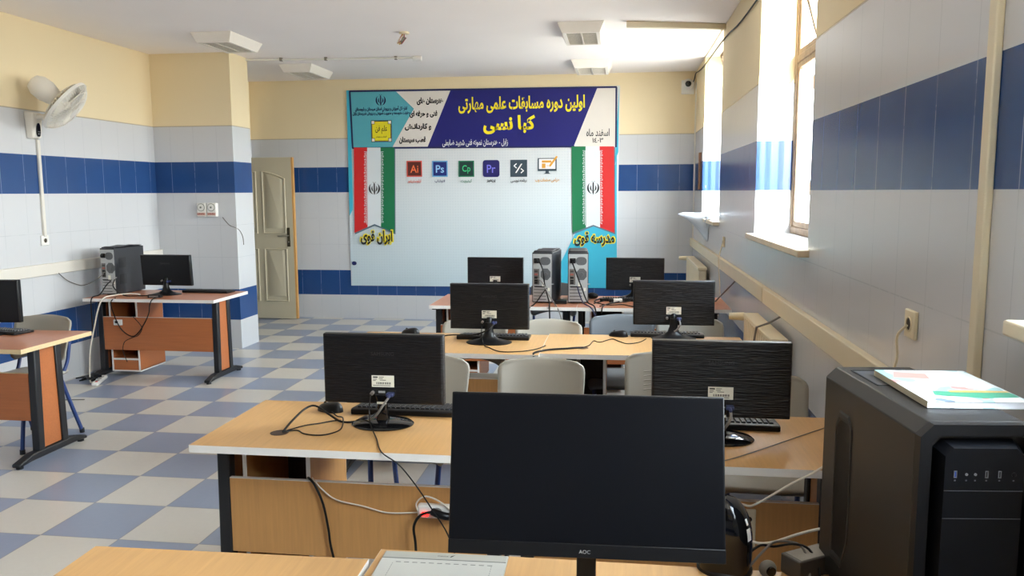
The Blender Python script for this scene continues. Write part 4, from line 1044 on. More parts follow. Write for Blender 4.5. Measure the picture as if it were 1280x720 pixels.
t = thing('power_adapter', 'dark grey power adapter box with looped cables beside the black tower', 'power adapter', (0.446, 1.855, DH), math.radians(33))
M_ad = plain('adapter_grey', (84, 80, 76), 0.5, var=0.1)
m = MB(); m.loft([[(-0.06, -0.035, 0), (0.06, -0.035, 0), (0.06, 0.035, 0), (-0.06, 0.035, 0)], [(-0.06, -0.035, 0.046), (0.06, -0.035, 0.046), (0.06, 0.035, 0.046), (-0.06, 0.035, 0.046)]]); m.xf(Matrix.Scale(0.85, 4, (0, 1, 0)))
ab = m.build('adapter_body', M_ad, t, bevel=0.003)
m = MB(); m.box(-0.05, 0.05, -0.025, 0.025, 0.046, 0.0466); m.build('adapter_label', plain('adapter_label_grey', (140, 136, 128), 0.5, var=0.15, scale=60), ab)
t = thing('web_camera', 'small round grey webcam lying by the adapter at the bottom of the photo', 'webcam', (0.345, 1.815, DH), math.radians(20))
m = MB(); m.ell((0, 0, 0.020), (0.021, 0.016, 0.020)); m.build('camera_ball', plain('webcam_grey', (124, 122, 118), 0.35), t, smooth=True)
m = MB(); m.cyl((0, -0.012, 0.020), (0, -0.019, 0.020), 0.011); m.build('lens_ring', M_gloss, t, smooth=True)
def cable(name, label, pts, r, mat, cat='cable', sub=5): return tag(MB().tube(pts, r, 8, sub).build(name, mat, smooth=True), label, cat)
cable('adapter_cable', 'pair of thin dark cables looping over the power adapter', [(0.30, 1.835, DH + 0.04), (0.335, 1.86, DH + 0.055), (0.37, 1.88, DH + 0.045), (0.41, 1.87, DH + 0.058), (0.445, 1.86, DH + 0.052), (0.462, 1.83, DH + 0.02), (0.455, 1.80, DH + 0.004)], 0.003, M_cable)
cable('adapter_cable', 'thin grey cable bending down in front of the power adapter', [(0.302, 1.82, DH + 0.016), (0.34, 1.85, DH + 0.045), (0.375, 1.885, DH + 0.055), (0.42, 1.875, DH + 0.058), (0.436, 1.85, DH + 0.045), (0.438, 1.81, DH + 0.006)], 0.003, M_cableg)
tag(MB().box(-0.612, -0.598, 1.655, 1.668, DH, DH + 0.004).build('paper_scrap', M_paper, bevel=0.001), 'tiny white scrap at the right end of the bare near desk', 'scrap')

# ================================================================== WALL FITTINGS
def socket(label, p, face, mat=M_ivory, name='wall_socket', s=0.042, dark=True):
    t = thing(name, label, 'wall socket', p, face)
    m = MB(); m.box(-s, s, -0.012, 0, -s, s); m.build('face_plate', mat, t, bevel=0.004)
    m = MB(); m.lathe([(0.022, 0), (0.022, 0.003), (0.019, 0.003), (0.018, -0.006)], (0, -0.012, 0), (0, -1, 0), 24); m.build('socket_ring', mat, t, smooth=True)
    m = MB(); m.lathe([(0.018, 0.0), (0.0, 0.0006)], (0, -0.0125, 0), (0, -1, 0), 20); m.box(-0.012, -0.006, -0.015, -0.0125, -0.003, 0.003); m.box(0.006, 0.012, -0.015, -0.0125, -0.003, 0.003); m.build('socket_hole', M_sock_dk, t)
    return t
socket('ivory socket with a plugged cord on the right wall above the black tower', (XR, 2.47, 1.214), math.radians(-90))
socket('small ivory socket on the right wall between the two far windows', (XR, 6.85, 1.183), math.radians(-90))
socket('white socket at the foot of the fan conduit on the left wall', (XL, 6.06, 1.222), math.radians(90), M_white)
cable('loose_cable', 'cream cord hanging from the socket above the black tower to the trunking', [(XR - 0.015, 2.475, 1.21), (XR - 0.03, 2.51, 1.17), (XR - 0.02, 2.53, 1.10), (XR - 0.03, 2.54, 1.046)], 0.004, M_ivory)
cable('loose_cable', 'thin cream cord drooping from the small socket down past the far radiator', [(XR - 0.015, 6.85, 1.17), (XR - 0.045, 6.82, 1.05), (XR - 0.045, 6.78, 0.93), (XR - 0.03, 6.80, 0.75), (XR - 0.03, 6.90, 0.55)], 0.004, M_ivory)

# timer boxes on the pier
for lab, xo in (('left of the two ivory timer boxes with round dials on the pier', -4.232), ('right of the two ivory timer boxes with round dials on the pier', -4.122)):
    t = thing('timer_box', lab, 'timer', (xo, PY0, 1.437), 0, 'ivory dial boxes on the pier')
    m = MB(); m.box(-0.051, 0.051, -0.055, 0, -0.07, 0.07); m.build('box_body', M_white, t, bevel=0.010)
    m = MB(); m.lathe([(0.034, 0), (0.034, 0.006), (0.028, 0.008), (0.0, 0.008)], (0, -0.055, 0.025), (0, -1, 0), 28); m.build('dial', M_white, t, smooth=True)
    m = MB(); m.lathe([(0.040, -0.001), (0.040, 0.002), (0.035, 0.002)], (0, -0.055, 0.025), (0, -1, 0), 28); m.build('dial_ring', plain('dial_green_grey', (128, 134, 118), 0.5), t, smooth=True)
    m = MB(); m.lathe([(0.010, 0.008), (0.008, 0.014), (0.0, 0.014)], (0, -0.055, 0.025), (0, -1, 0), 16); m.build('dial_knob', plain('knob_grey', (120, 122, 112), 0.5), t, smooth=True)
    m = MB(); m.box(-0.046, 0.046, -0.0565, -0.054, -0.056, -0.028); st = m.build('red_strip', plain('strip_pink', (216, 178, 164), 0.5), t)
    m = MB()
    for k in range(5): m.box(-0.036 + k * 0.015, -0.027 + k * 0.015, -0.0575, -0.056, -0.048, -0.036 + 0.003 * (k % 2))
    m.build('strip_marks', plain('strip_red', (150, 50, 44), 0.5), st)
cable('loose_cable', 'thin grey cord curving from the timer boxes round the pier corner', [(-4.03, PY0 - 0.004, 1.36), (-3.96, PY0 - 0.004, 1.28), (PX - 0.01, PY0 - 0.005, 1.255), (PX + 0.004, PY0 + 0.06, 1.22), (PX + 0.004, PY0 + 0.12, 1.15), (PX + 0.004, PY0 + 0.13, 1.07)], 0.004, M_cableg)

# wall fan
t = thing('wall_fan', 'ivory wall fan on the left wall above the blue band, head tilted down', 'fan', (XL, 6.0, 2.14))
m = MB(); m.loft([[(0, -0.075, 0.125), (0, 0.07, 0.125), (0, 0.06, -0.095), (0, -0.055, -0.095)], [(0.075, -0.055, 0.115), (0.075, 0.055, 0.115), (0.055, 0.05, -0.085), (0.055, -0.045, -0.085)]]); wb = m.build('wall_bracket', M_fan, t, bevel=0.012)
m = MB(); m.loft([[(0.068 + 0.012 * v2, 0.004 + 0.020 * math.cos(2 * PI * k / 20), -0.02 + 0.055 * math.copysign(abs(math.sin(2 * PI * k / 20)) ** 0.7, math.sin(2 * PI * k / 20))) for k in range(20)] for v2 in (0, 1)]); m.xf(Matrix.Translation((-0.008, 0, 0)))
cp_ = m.build('control_panel', M_gloss, t)
m = MB()
for a, b in ((-0.006, -0.035), (0.010, -0.035), (-0.006, -0.052), (0.010, -0.052)): m.ell((0.072, a + 0.002, b), (0.002, 0.004, 0.004), 8, 6)
m.build('control_button', M_steel, cp_)
m = MB(); m.tube([(0.05, 0, 0.08), (0.14, 0.0, 0.085), (0.20, 0, 0.10), (0.22, 0, 0.15)], 0.022, 12); m.build('fan_arm', M_fan, t, smooth=True)
ax = Vector((0.70, 0.30, -0.64)).normalized(); fc = Vector((0.335, -0.02, 0.165))
m = MB(); m.lathe([(0.02, -0.30), (0.06, -0.285), (0.085, -0.24), (0.088, -0.17), (0.07, -0.10), (0.045, -0.06)], fc, ax, 28); m.build('motor_housing', M_fan, t, smooth=True)
a_ = ax.orthogonal().normalized(); b_ = ax.cross(a_)
FR = 0.222
def cage(name, depth, sg):
    m = MB(); n = 56
    for k in range(n):
        c = a_ * math.cos(2 * PI * k / n) + b_ * math.sin(2 * PI * k / n)
        m.tube([fc + c * 0.05 + ax * sg * depth, fc + c * 0.13 + ax * sg * depth * 0.92, fc + c * 0.195 + ax * sg * depth * 0.5, fc + c * FR], 0.0022, 5, 3)
    for r, dd in ((0.05, 1.0), (0.12, 0.93), (0.18, 0.62)):
        m.tube([fc + (a_ * math.cos(2 * PI * k / 40) + b_ * math.sin(2 * PI * k / 40)) * r + ax * sg * depth * dd for k in range(41)], 0.0025, 5, 1)
    return m.build(name, M_fan, t, smooth=True)
cage('front_guard', 0.085, 1); cage('rear_guard', 0.065, -1)
m = MB(); m.lathe([(0.001, 0.088), (0.045, 0.086), (0.05, 0.080), (0.04, 0.076)], fc, ax, 28); m.build('guard_badge', M_fan, t, smooth=True)
m = MB(); m.lathe([(FR + 0.006, -0.012), (FR + 0.008, 0), (FR + 0.006, 0.012), (FR - 0.004, 0.010), (FR - 0.004, -0.010)], fc, ax, 48); m.build('guard_rim', M_white, t, smooth=True)
m = MB(); m.lathe([(0.035, -0.04), (0.038, 0.02), (0.02, 0.04)], fc, ax, 20); m.build('blade_hub', M_fan, t, smooth=True)
for k in range(3):
    def bl(u, v, k=k):
        th = 2 * PI * k / 3 + (u - 0.5) * 1.5 * (0.6 + 0.4 * v); r = 0.035 + 0.16 * v
        return fc + (a_ * math.cos(th) + b_ * math.sin(th)) * r + ax * (0.05 * (u - 0.5))
    MB().surf(bl, 10, 8).build('fan_blade', M_fan, t, smooth=True, solid=0.003)

# security camera
t = thing('security_camera', 'white security camera with black lens high in the far right corner', 'camera', (0.765, YB, 2.835))
m = MB(); m.box(-0.075, 0.075, -0.03, 0, -0.10, 0.06); m.build('mount_plate', M_white, t, bevel=0.006)
m = MB(); m.lathe([(0.062, 0.0), (0.062, 0.05), (0.05, 0.07)], (-0.003, -0.03, 0.008), (0, -1, 0), 28); m.build('camera_body', M_white, t, smooth=True)
m = MB(); m.lathe([(0.034, 0.0), (0.034, 0.012), (0.024, 0.016), (0.0, 0.014)], (-0.003, -0.096, 0.008), (0, -1, 0), 24); m.build('lens', M_gloss, t, smooth=True)
cable('camera_cable', 'black cable sagging along the top of the right wall to the security camera', [(XR - 0.012, 3.6, 2.80), (XR - 0.012, 5.2, 2.815), (XR - 0.012, 6.2, 2.825), (XR - 0.012, 7.06, 2.875), (XR - 0.012, 8.6, 2.90), (XR - 0.012, 9.3, 2.93), (XR - 0.02, 9.65, 2.95), (XR - 0.025, 9.76, 2.90), (0.81, 9.79, 2.865), (0.73, 9.77, 2.868), (0.72, 9.76, 2.855)], 0.006, M_cable)
m = MB(); m.box(XR - 0.014, XR, 9.715, 9.735, 1.045, 2.86); tag(m.build('wall_conduit', M_trunk_w), 'narrow pale conduit down the far right corner below the security camera', 'conduit')
m = MB(); m.box(XR - 0.02, XR, 8.98, 9.10, 1.62, 2.02); tag(m.build('wooden_strip', plain('rotten_wood', (128, 92, 66), 0.8, var=0.4, scale=18), bevel=0.004), 'weathered brown wooden strip on the wall beside the far window', 'wood')

# radiators
def radiator(label, y0, y1):
    t = thing('radiator', label, 'radiator', ((0.745 + 0.835) / 2, (y0 + y1) / 2, 0), 0, 'cream wall radiators')
    L = (y1 - y0) / 2; n = int((y1 - y0) / 0.06); st = 2 * L / n
    for k in range(n):
        yc = -L + st * (k + .5)
        m = MB(); m.box(-0.043, 0.040, yc - st * 0.29, yc + st * 0.29, 0.22, 0.85); m.build('radiator_section', M_rad, t, bevel=0.010)
    m = MB(); m.box(-0.045, 0.043, -L, L, 0.845, 0.872); m.box(-0.030, 0.030, -L + .004, L - .004, 0.235, 0.84); m.build('radiator_core', M_rad, t, bevel=0.005)
    m = MB(); m.cyl((-0.035, L + 0.02, 0.845), (-0.125, L + 0.03, 0.845), 0.026, 0.021); v = m.build('valve_head', M_ivory, t, bevel=0.004)
    m = MB(); m.cyl((-0.02, L - 0.002, 0.845), (-0.02, L + 0.05, 0.845), 0.016); m.cyl((-0.02, L + 0.05, 0.0), (-0.02, L + 0.05, 0.86), 0.011); m.build('radiator_pipe', M_rad, t, smooth=True)
    return t
radiator('cream radiator below the middle window, beside the beech desks', 4.06, 4.95)
radiator('small cream radiator in the far right corner below the far window', 7.85, 9.25)
cable('loose_cable', 'grey cord stretched from the trunking across the near radiator', [(0.848, 4.30, 0.957), (0.79, 4.36, 0.905), (0.737, 4.42, 0.872), (0.733, 4.46, 0.79)], 0.006, M_cableg, 'cable', 1)
cable('loose_cable', 'grey cord dropping from the trunking to the far reddish desk', [(0.845, 6.0, 0.957), (0.815, 6.2, 0.87), (0.785, 6.38, 0.79), (0.76, 6.5, DH + 0.006)], 0.006, M_cableg)

# plastic sheet on the far sill
def sheet(u, v):
    tip = math.exp(-((u - 0.80) / 0.16) ** 2); hang = math.exp(-((u - 0.48) / 0.20) ** 2)
    if v < 0.6:
        k = v / 0.6; x = 0.98 - (0.15 + 0.25 * tip) * k; z = WZ0 + 0.010 + 0.035 * abs(math.sin(u * 9 + v * 5)) * (1 - 0.3 * k) + 0.02 * tip * k
    else:
        k = (v - 0.6) / 0.4; x = 0.98 - 0.15 - 0.25 * tip * (1 - 0.3 * k) - 0.02 * math.sin(k * 5); z = WZ0 + 0.02 + 0.02 * tip - k * (0.03 + 0.22 * hang)
    return (x + 0.008 * math.sin(u * 17), 7.62 + 1.06 * u + 0.05 * math.sin(v * 7), z)
t_ = NT('thin_plastic'); t_.set('Base Color', lin((222, 226, 232))); t_.set('Roughness', 0.25); t_.set('Alpha', t_.math('ADD', 0.72, t_.math('MULTIPLY', t_.noise(5, t_.coords()), 0.2)))
tag(MB().surf(sheet, 36, 20).build('plastic_sheet', t_.m, smooth=True, solid=0.002), 'crumpled white plastic sheet draped over the far window sill', 'plastic sheet')

# ================================================================== POWER STRIPS, SOCKET BOX, CABLES
def strip(label, loc, rot, plugs=True, lit=True, n=3):
    t = thing('power_strip', label, 'power strip', loc, 0); t.rotation_euler = rot
    L = 0.15
    m = MB(); m.box(-L, L, -0.026, 0.026, 0, 0.032); b = m.build('strip_body', M_white, t, bevel=0.009)
    for k in range(n):
        x = -0.075 + k * 0.07
        m = MB(); m.lathe([(0.019, 0.0), (0.019, 0.001), (0.017, 0.001), (0.016, -0.001), (0.0, -0.001)], (x, 0, 0.0325), (0, 0, 1), 20); m.build('outlet', plain('outlet_grey', (150, 148, 142), 0.5), b)
    m = MB(); m.box(-L + 0.018, -L + 0.040, -0.016, 0.000, 0.031, 0.036); m.build('switch', emis('red_switch_lit', (226, 24, 20), 1.2 if lit else 0.0), b, bevel=0.001)
    return t
ps1 = strip('white power strip with lit red switch fixed to the left beech desk panel', (-0.572, 2.755, 0.452), (math.radians(90), 0, 0))
t = thing('power_plug', 'black plug with cord in the strip beside the red switch', 'plug', (-0.645, 2.722, 0.450))
m = MB(); m.tube([(-0.015, -0.012, 0.010), (0.0, -0.02, 0.008), (0.03, -0.022, 0.0), (0.05, -0.012, -0.006)], 0.014, 12); m.build('plug_body', M_plast, t, smooth=True)
m = MB(); m.tube([(-0.015, -0.012, 0.010), (-0.06, -0.016, -0.004), (-0.087, -0.012, -0.05), (-0.082, -0.01, -0.12), (-0.08, -0.01, -0.24)], 0.0052); m.build('plug_cord', M_cable, t, smooth=True)
cable('white_flex', 'white flex looping above the lit power strip', [(-0.715, 2.73, 0.44), (-0.725, 2.725, 0.482), (-0.688, 2.72, 0.513), (-0.63, 2.72, 0.492), (-0.595, 2.718, 0.462), (-0.58, 2.72, 0.452)], 0.003, M_cablew)
cable('white_flex', 'thin white flex crossing the left beech desk panel to the strip', [(-1.15, 2.80, 0.535), (-1.12, 2.753, 0.540), (-1.09, 2.745, 0.512), (-1.035, 2.747, 0.472), (-0.93, 2.747, 0.452), (-0.84, 2.747, 0.432), (-0.725, 2.745, 0.440)], 0.0026, M_cablew)
cable('hanging_cable', 'black cable falling from the open compartment down the left beech desk panel', [(-1.18, 2.83, 0.52), (-1.145, 2.76, 0.546), (-1.115, 2.743, 0.525), (-1.085, 2.74, 0.455), (-1.068, 2.74, 0.36), (-1.06, 2.74, 0.29), (-1.035, 2.74, 0.18), (-1.01, 2.74, 0.05), (-1.0, 2.73, 0.007)], 0.0045, M_cable)
cable('monitor_cable', 'thin black cable from the left sticker-backed monitor over the desk edge', [(-0.935, 2.875, DH + 0.12), (-0.93, 2.84, DH + 0.08), (-0.915, 2.80, DH + 0.03), (-0.86, 2.70, DH + 0.004), (-0.80, 2.562, DH + 0.003), (-0.735, 2.545, 0.69), (-0.68, 2.55, 0.62), (-0.625, 2.56, 0.53), (-0.575, 2.57, 0.44), (-0.54, 2.60, 0.30)], 0.0024, M_cable)
cable('monitor_cable', 'grey video cable running from the left sticker-backed monitor to its stand', [(-0.863, 2.866, DH + 0.111), (-0.875, 2.83, DH + 0.09), (-0.90, 2.84, DH + 0.055), (-0.93, 2.86, DH + 0.03), (-0.96, 2.90, DH + 0.028), (-1.0, 2.93, DH + 0.007)], 0.0045, M_cableg)
cable('monitor_cable', 'thick black cable arching from the desk hole to the left sticker-backed monitor', [(-1.235, 2.752, DH + 0.002), (-1.232, 2.82, DH + 0.02), (-1.222, 2.93, DH + 0.04), (-1.19, 2.96, DH + 0.045), (-1.13, 2.94, DH + 0.02), (-1.06, 2.89, DH + 0.006), (-1.0, 2.90, DH + 0.007), (-0.955, 2.98, DH + 0.012), (-0.93, 3.0, DH + 0.03)], 0.0042, M_cable)
cable('mouse_cord', 'thin looped mouse cord on the left beech desk', [(-1.14, 3.005, DH + 0.01), (-1.105, 2.97, DH + 0.003), (-1.06, 2.91, DH + 0.014), (-1.032, 2.81, DH + 0.003), (-1.05, 2.745, DH + 0.003), (-1.09, 2.72, DH + 0.003), (-1.147, 2.733, DH + 0.003), (-1.19, 2.77, DH + 0.003), (-1.236, 2.745, DH + 0.002)], 0.0026, M_cable)
cable('mouse_cord', 'second thin cord from the desk hole to the thick arching cable', [(-1.236, 2.748, DH + 0.002), (-1.186, 2.83, DH + 0.003), (-1.137, 2.868, DH + 0.003), (-1.10, 2.905, DH + 0.003), (-1.07, 2.915, DH + 0.003)], 0.0026, M_cable)
def grommet(label, x, y):
    t = thing('desk_grommet', label, 'grommet', (x, y, DH))
    m = MB(); m.lathe([(0.033, 0.0), (0.034, 0.0012), (0.029, 0.0018), (0.028, 0.0002), (0.0, 0.0002)], n=28); m.build('grommet_ring', plain('grommet_brown', (58, 40, 28), 0.5), t, smooth=True)
grommet('round cable hole in the left beech desk', -1.245, 2.74); grommet('round cable hole in the beech desk beside the radiator', -0.205, 4.49)
cable('video_cable', 'blue-grey video cable hanging from the right sticker-backed monitor', [(0.394, 2.85, DH + 0.111), (0.393, 2.82, DH + 0.09), (0.375, 2.83, DH + 0.05), (0.368, 2.85, DH + 0.03)], 0.005, M_cableg)
cable('thin_cord', 'thin dark cord lying diagonally across the right beech desk', [(0.20, 2.573, DH + 0.003), (0.30, 2.60, DH + 0.003), (0.346, 2.614, DH + 0.003), (0.45, 2.71, DH + 0.003), (0.582, 2.847, DH + 0.003), (0.70, 2.97, DH + 0.003), (0.80, 3.07, DH + 0.003)], 0.0018, M_cableg)
cable('white_flex', 'white flex rising from the panel socket past the right beech desk edge', [(0.43, 2.735, 0.475), (0.405, 2.62, 0.575), (0.42, 2.52, 0.612), (0.46, 2.50, 0.645), (0.54, 2.50, 0.70), (0.60, 2.51, 0.73), (0.66, 2.55, 0.75), (0.75, 2.65, DH + 0.004), (0.80, 2.75, DH + 0.004)], 0.0036, M_cablew)
cable('white_flex', 'thick white flex sagging between the black device and the black tower', [(0.443, 2.735, 0.43), (0.39, 2.45, 0.54), (0.375, 2.33, 0.588), (0.407, 2.30, 0.588), (0.447, 2.28, 0.602), (0.50, 2.22, 0.655), (0.548, 2.15, 0.705), (0.58, 2.05, 0.75), (0.60, 1.96, 0.80), (0.602, 1.89, 0.82)], 0.0042, M_cablew)
t = thing('panel_socket', 'ivory socket plate on the right beech desk panel behind the black device', 'socket', (0.432, 2.755, 0.449))
m = MB(); m.box(-0.045, 0.045, -0.012, 0, -0.075, 0.062); m.build('face_plate', M_ivory, t, bevel=0.004)
m = MB(); m.cyl((0.022, -0.016, 0.028), (0.022, -0.01, 0.028), 0.009); m.cyl((0.01, -0.016, -0.02), (0.01, -0.01, -0.02), 0.012); m.build('outlet_hole', M_dark, t)
# row two
cable('desk_cable', 'thick black cable crossing the seam of the second pair of beech desks', [(-0.46, 4.262, DH - 0.01), (-0.462, 4.29, DH + 0.006), (-0.42, 4.36, DH + 0.006), (-0.372, 4.40, DH + 0.006), (-0.30, 4.43, DH + 0.006), (-0.241, 4.461, DH + 0.006), (-0.205, 4.485, DH + 0.003)], 0.0055, M_cable)
cable('mouse_cord', 'thin wavy mouse cord on the beech desk beside the radiator', [(-0.205, 4.49, DH + 0.003), (-0.17, 4.56, DH + 0.003), (-0.15, 4.70, DH + 0.003), (-0.112, 4.66, DH + 0.003), (-0.043, 4.77, DH + 0.003), (0.0, 4.70, DH + 0.003), (0.05, 4.63, DH + 0.003), (0.12, 4.69, DH + 0.003), (0.16, 4.80, DH + 0.003)], 0.0026, M_cable)
cable('desk_cable', 'thin black cord trailing in front of the left flared-stand monitor', [(-0.80, 4.57, DH + 0.10), (-0.795, 4.53, DH + 0.05), (-0.77, 4.47, DH + 0.008), (-0.735, 4.43, DH + 0.003), (-0.655, 4.32, DH + 0.003), (-0.545, 4.335, DH + 0.003), (-0.464, 4.41, DH + 0.003), (-0.42, 4.52, DH + 0.003)], 0.003, M_cable)
cable('desk_cable', 'black cable from the left flared-stand monitor back towards the desk edge', [(-0.73, 4.575, DH + 0.112), (-0.76, 4.53, DH + 0.085), (-0.86, 4.58, DH + 0.045), (-0.98, 4.66, DH + 0.03), (-1.06, 4.70, DH + 0.014), (-1.12, 4.62, DH + 0.004), (-1.08, 4.50, DH + 0.004), (-1.15, 4.40, DH + 0.004)], 0.004, M_cable)
cable('video_cable', 'grey video cable looping on the right flared-stand monitor', [(0.357, 4.825, DH + 0.112), (0.36, 4.80, DH + 0.09), (0.34, 4.80, DH + 0.06), (0.325, 4.80, DH + 0.05)], 0.005, M_cableg)
# row three tangle
for i, (lab, pts, r, mt) in enumerate((
    ('black power cord hanging down the back of the left grey tower', [(-0.63, 6.255, DH + 0.335), (-0.60, 6.23, DH + 0.27), (-0.585, 6.235, DH + 0.15), (-0.55, 6.22, DH + 0.02), (-0.535, 6.075, DH), (-0.53, 6.06, 0.62)], 0.0055, M_cable),
    ('grey video lead slanting down from the left grey tower', [(-0.645, 6.27, DH + 0.20), (-0.60, 6.22, DH + 0.17), (-0.55, 6.20, DH + 0.08), (-0.49, 6.12, DH + 0.01), (-0.46, 6.07, DH - 0.03), (-0.43, 6.06, 0.60)], 0.0045, M_cableg),
    ('black cord slanting left from the left grey tower', [(-0.57, 6.26, DH + 0.125), (-0.60, 6.22, DH + 0.09), (-0.65, 6.16, DH + 0.02), (-0.70, 6.06, DH - 0.02), (-0.72, 6.05, 0.62)], 0.005, M_cable),
    ('black power cord slanting across the back of the right grey tower', [(-0.375, 6.275, DH + 0.335), (-0.35, 6.24, DH + 0.28), (-0.30, 6.23, DH + 0.15), (-0.25, 6.20, DH + 0.03), (-0.19, 6.075, DH + 0.01), (-0.17, 6.06, 0.64)], 0.0055, M_cable),
    ('blue-black video lead falling from the right grey tower', [(-0.33, 6.28, DH + 0.135), (-0.315, 6.24, DH + 0.09), (-0.28, 6.20, DH + 0.02), (-0.22, 6.08, DH + 0.004), (-0.18, 6.05, 0.66), (-0.17, 6.06, 0.55)], 0.005, plain('lead_blue', (40, 44, 80), 0.5)),
    ('black cord curling on the far reddish desk right of the towers', [(-0.20, 6.30, DH + 0.004), (-0.13, 6.45, DH + 0.004), (-0.08, 6.60, DH + 0.004), (-0.16, 6.55, DH + 0.008), (-0.20, 6.40, DH + 0.004), (-0.10, 6.22, DH + 0.004), (0.02, 6.25, DH + 0.004), (0.10, 6.15, DH + 0.004), (0.16, 6.12, DH + 0.004)], 0.0045, M_cable),
    ('black cord bundle hanging over the far desk edge near the right monitor', [(0.06, 6.50, DH + 0.01), (-0.02, 6.38, DH + 0.006), (-0.10, 6.24, DH + 0.006), (-0.13, 6.08, DH + 0.004), (-0.135, 6.065, 0.66)], 0.005, M_cable),
    ('thin black cord across the reddish desk towards the far right monitor', [(-0.15, 6.15, DH + 0.004), (-0.05, 6.32, DH + 0.006), (0.05, 6.40, DH + 0.006), (0.12, 6.55, DH + 0.01), (0.14, 6.65, DH + 0.06), (0.14, 6.675, DH + 0.10)], 0.0045, M_cable))):
    cable('tower_cable', lab, pts, r, mt)
t = thing('plug_cluster', 'white adapter with black plugs on the far reddish desk by the right monitor', 'plug', (-0.03, 6.42, DH), math.radians(10))
m = MB(); m.box(-0.02, 0.05, -0.02, 0.02, 0, 0.028); m.build('adapter_body', M_white, t, bevel=0.005)
m = MB(); m.box(-0.055, -0.02, -0.018, 0.018, 0, 0.03); m.build('plug_body', M_plast, t, bevel=0.006)
t = thing('network_box', 'small flat black box at the foot of the two grey towers', 'box', (-0.465, 6.28, DH), math.radians(3))
m = MB(); m.box(-0.05, 0.05, -0.03, 0.03, 0.002, 0.03); m.build('box_body', M_plast, t, bevel=0.004)
m = MB(); m.box(-0.046, 0.046, -0.026, 0.026, 0.0, 0.003); m.build('box_foot', M_dark, t)
m = MB(); m.ell((0, 0, 0.026), (0.034, 0.055, 0.026)); t = thing('computer_mouse', 'black mouse among the cables left of the far right monitor', 'mouse', (-0.225, 6.60, DH), math.radians(60), 'black mice'); m.build('mouse_body', M_plast, t, smooth=True)
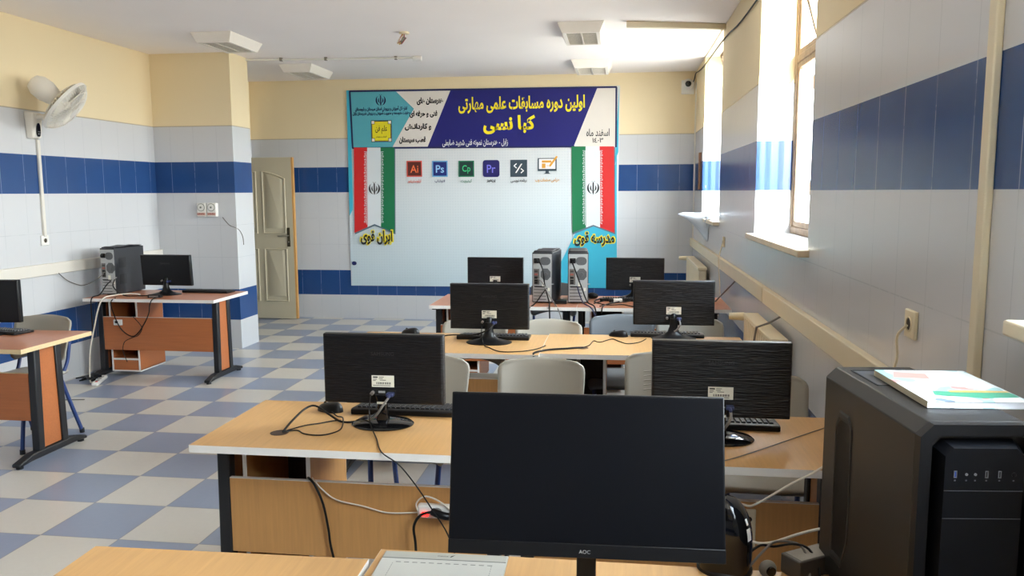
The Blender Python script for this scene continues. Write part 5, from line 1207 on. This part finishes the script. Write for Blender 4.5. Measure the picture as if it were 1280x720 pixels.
# left desk by the pier
cable('thick_flex', 'thick pale flex falling from the desk at the tiled pier to the floor', [(-4.13, 6.40, DH + 0.012), (-4.22, 6.38, DH + 0.02), (-4.30, 6.30, DH + 0.016), (-4.335, 6.20, DH + 0.004), (-4.36, 6.165, 0.66), (-4.40, 6.15, 0.50), (-4.45, 6.14, 0.28), (-4.47, 6.14, 0.05), (-4.45, 6.12, 0.008)], 0.0062, M_cablew)
cable('loose_cable', 'thin grey cord drooping from the left trunking to the dark tower', [(XL + 0.034, 6.16, 0.94), (XL + 0.02, 6.28, 0.865), (XL + 0.02, 6.42, 0.81), (XL + 0.02, 6.50, 0.80), (-4.62, 6.46, 0.83), (-4.50, 6.42, 0.89), (-4.46, 6.41, 0.93)], 0.004, M_cableg)
for lab, pts, r in (('black cord dropping over the desk edge at the pier into a loop', [(-3.86, 6.30, DH + 0.01), (-3.88, 6.19, DH + 0.004), (-3.90, 6.17, 0.68), (-3.97, 6.25, 0.58), (-4.12, 6.36, 0.43), (-4.20, 6.365, 0.37), (-4.29, 6.36, 0.42), (-4.31, 6.30, 0.54), (-4.26, 6.18, 0.69), (-4.24, 6.22, DH + 0.004)], 0.0045),
                    ('black cord looping on the front panel of the desk at the pier', [(-4.22, 6.45, 0.53), (-4.19, 6.37, 0.545), (-4.11, 6.365, 0.45), (-4.15, 6.365, 0.38), (-4.20, 6.365, 0.36), (-4.28, 6.365, 0.32), (-4.30, 6.365, 0.24), (-4.27, 6.37, 0.14)], 0.003),
                    ('black lead between the dark tower and its monitor', [(-4.36, 6.40, DH + 0.14), (-4.35, 6.36, DH + 0.08), (-4.25, 6.35, DH + 0.01), (-4.10, 6.36, DH + 0.006), (-3.99, 6.42, DH + 0.006), (-3.95, 6.44, DH + 0.03)], 0.005),
                    ('black lead running down the back of the dark tower to the desk', [(-4.40, 6.41, DH + 0.13), (-4.43, 6.38, DH + 0.09), (-4.44, 6.30, DH + 0.02), (-4.44, 6.192, DH + 0.004), (-4.44, 6.175, 0.62), (-4.44, 6.18, 0.45)], 0.005)):
    cable('tower_cable', lab, pts, r, M_cable)
t = thing('power_adapter', 'small black adapter block beside the monitor at the pier', 'power adapter', (-3.93, 6.30, DH), math.radians(5), None)
m = MB(); m.box(-0.055, 0.055, -0.025, 0.025, 0, 0.028); ab = m.build('adapter_body', M_plast, t, bevel=0.005)
m = MB(); m.box(-0.04, 0.04, -0.026, -0.025, 0.008, 0.02); m.build('adapter_label', M_cableg, ab)
t = thing('panel_socket', 'small white socket high on the front panel of the desk at the pier', 'socket', (-4.335, 6.379, 0.49))
m = MB(); m.box(-0.04, 0.04, -0.016, 0, -0.025, 0.025); m.build('face_plate', M_white, t, bevel=0.004)
m = MB(); m.ell((-0.01, -0.016, 0.004), (0.016, 0.008, 0.012), 12, 8); m.build('outlet_hole', M_dark, t)
strip('white power strip on the floor below the desk at the tiled pier', (-4.41, 6.18, 0), (0, 0, math.radians(110)), lit=False)
t = thing('floor_plug', 'black plugs and cords piled on the floor power strip', 'plug', (-4.50, 6.22, 0.0))
m = MB(); m.tube([(-0.08, 0.1, 0.02), (-0.03, 0.05, 0.05), (0.03, 0.02, 0.05), (0.07, 0.0, 0.04)], 0.014, 10); m.tube([(-0.1, 0.0, 0.008), (-0.03, -0.03, 0.04), (0.02, -0.08, 0.04), (0.055, -0.09, 0.045)], 0.012, 10); m.build('plug_body', M_plast, t, smooth=True)
m = MB(); m.tube([(-0.2, 0.05, 0.006), (-0.1, 0.12, 0.02), (-0.05, 0.2, 0.04), (0.02, 0.16, 0.03), (0.0, 0.02, 0.03), (-0.1, -0.04, 0.008)], 0.006, 8); m.build('plug_cord', M_cable, t, smooth=True)
cable('loose_cable', 'thin grey cord on the floor along the left wall', [(-4.70, 5.45, 0.004), (-4.52, 5.55, 0.004), (-4.35, 5.58, 0.004), (-4.15, 5.62, 0.004)], 0.004, M_cableg)
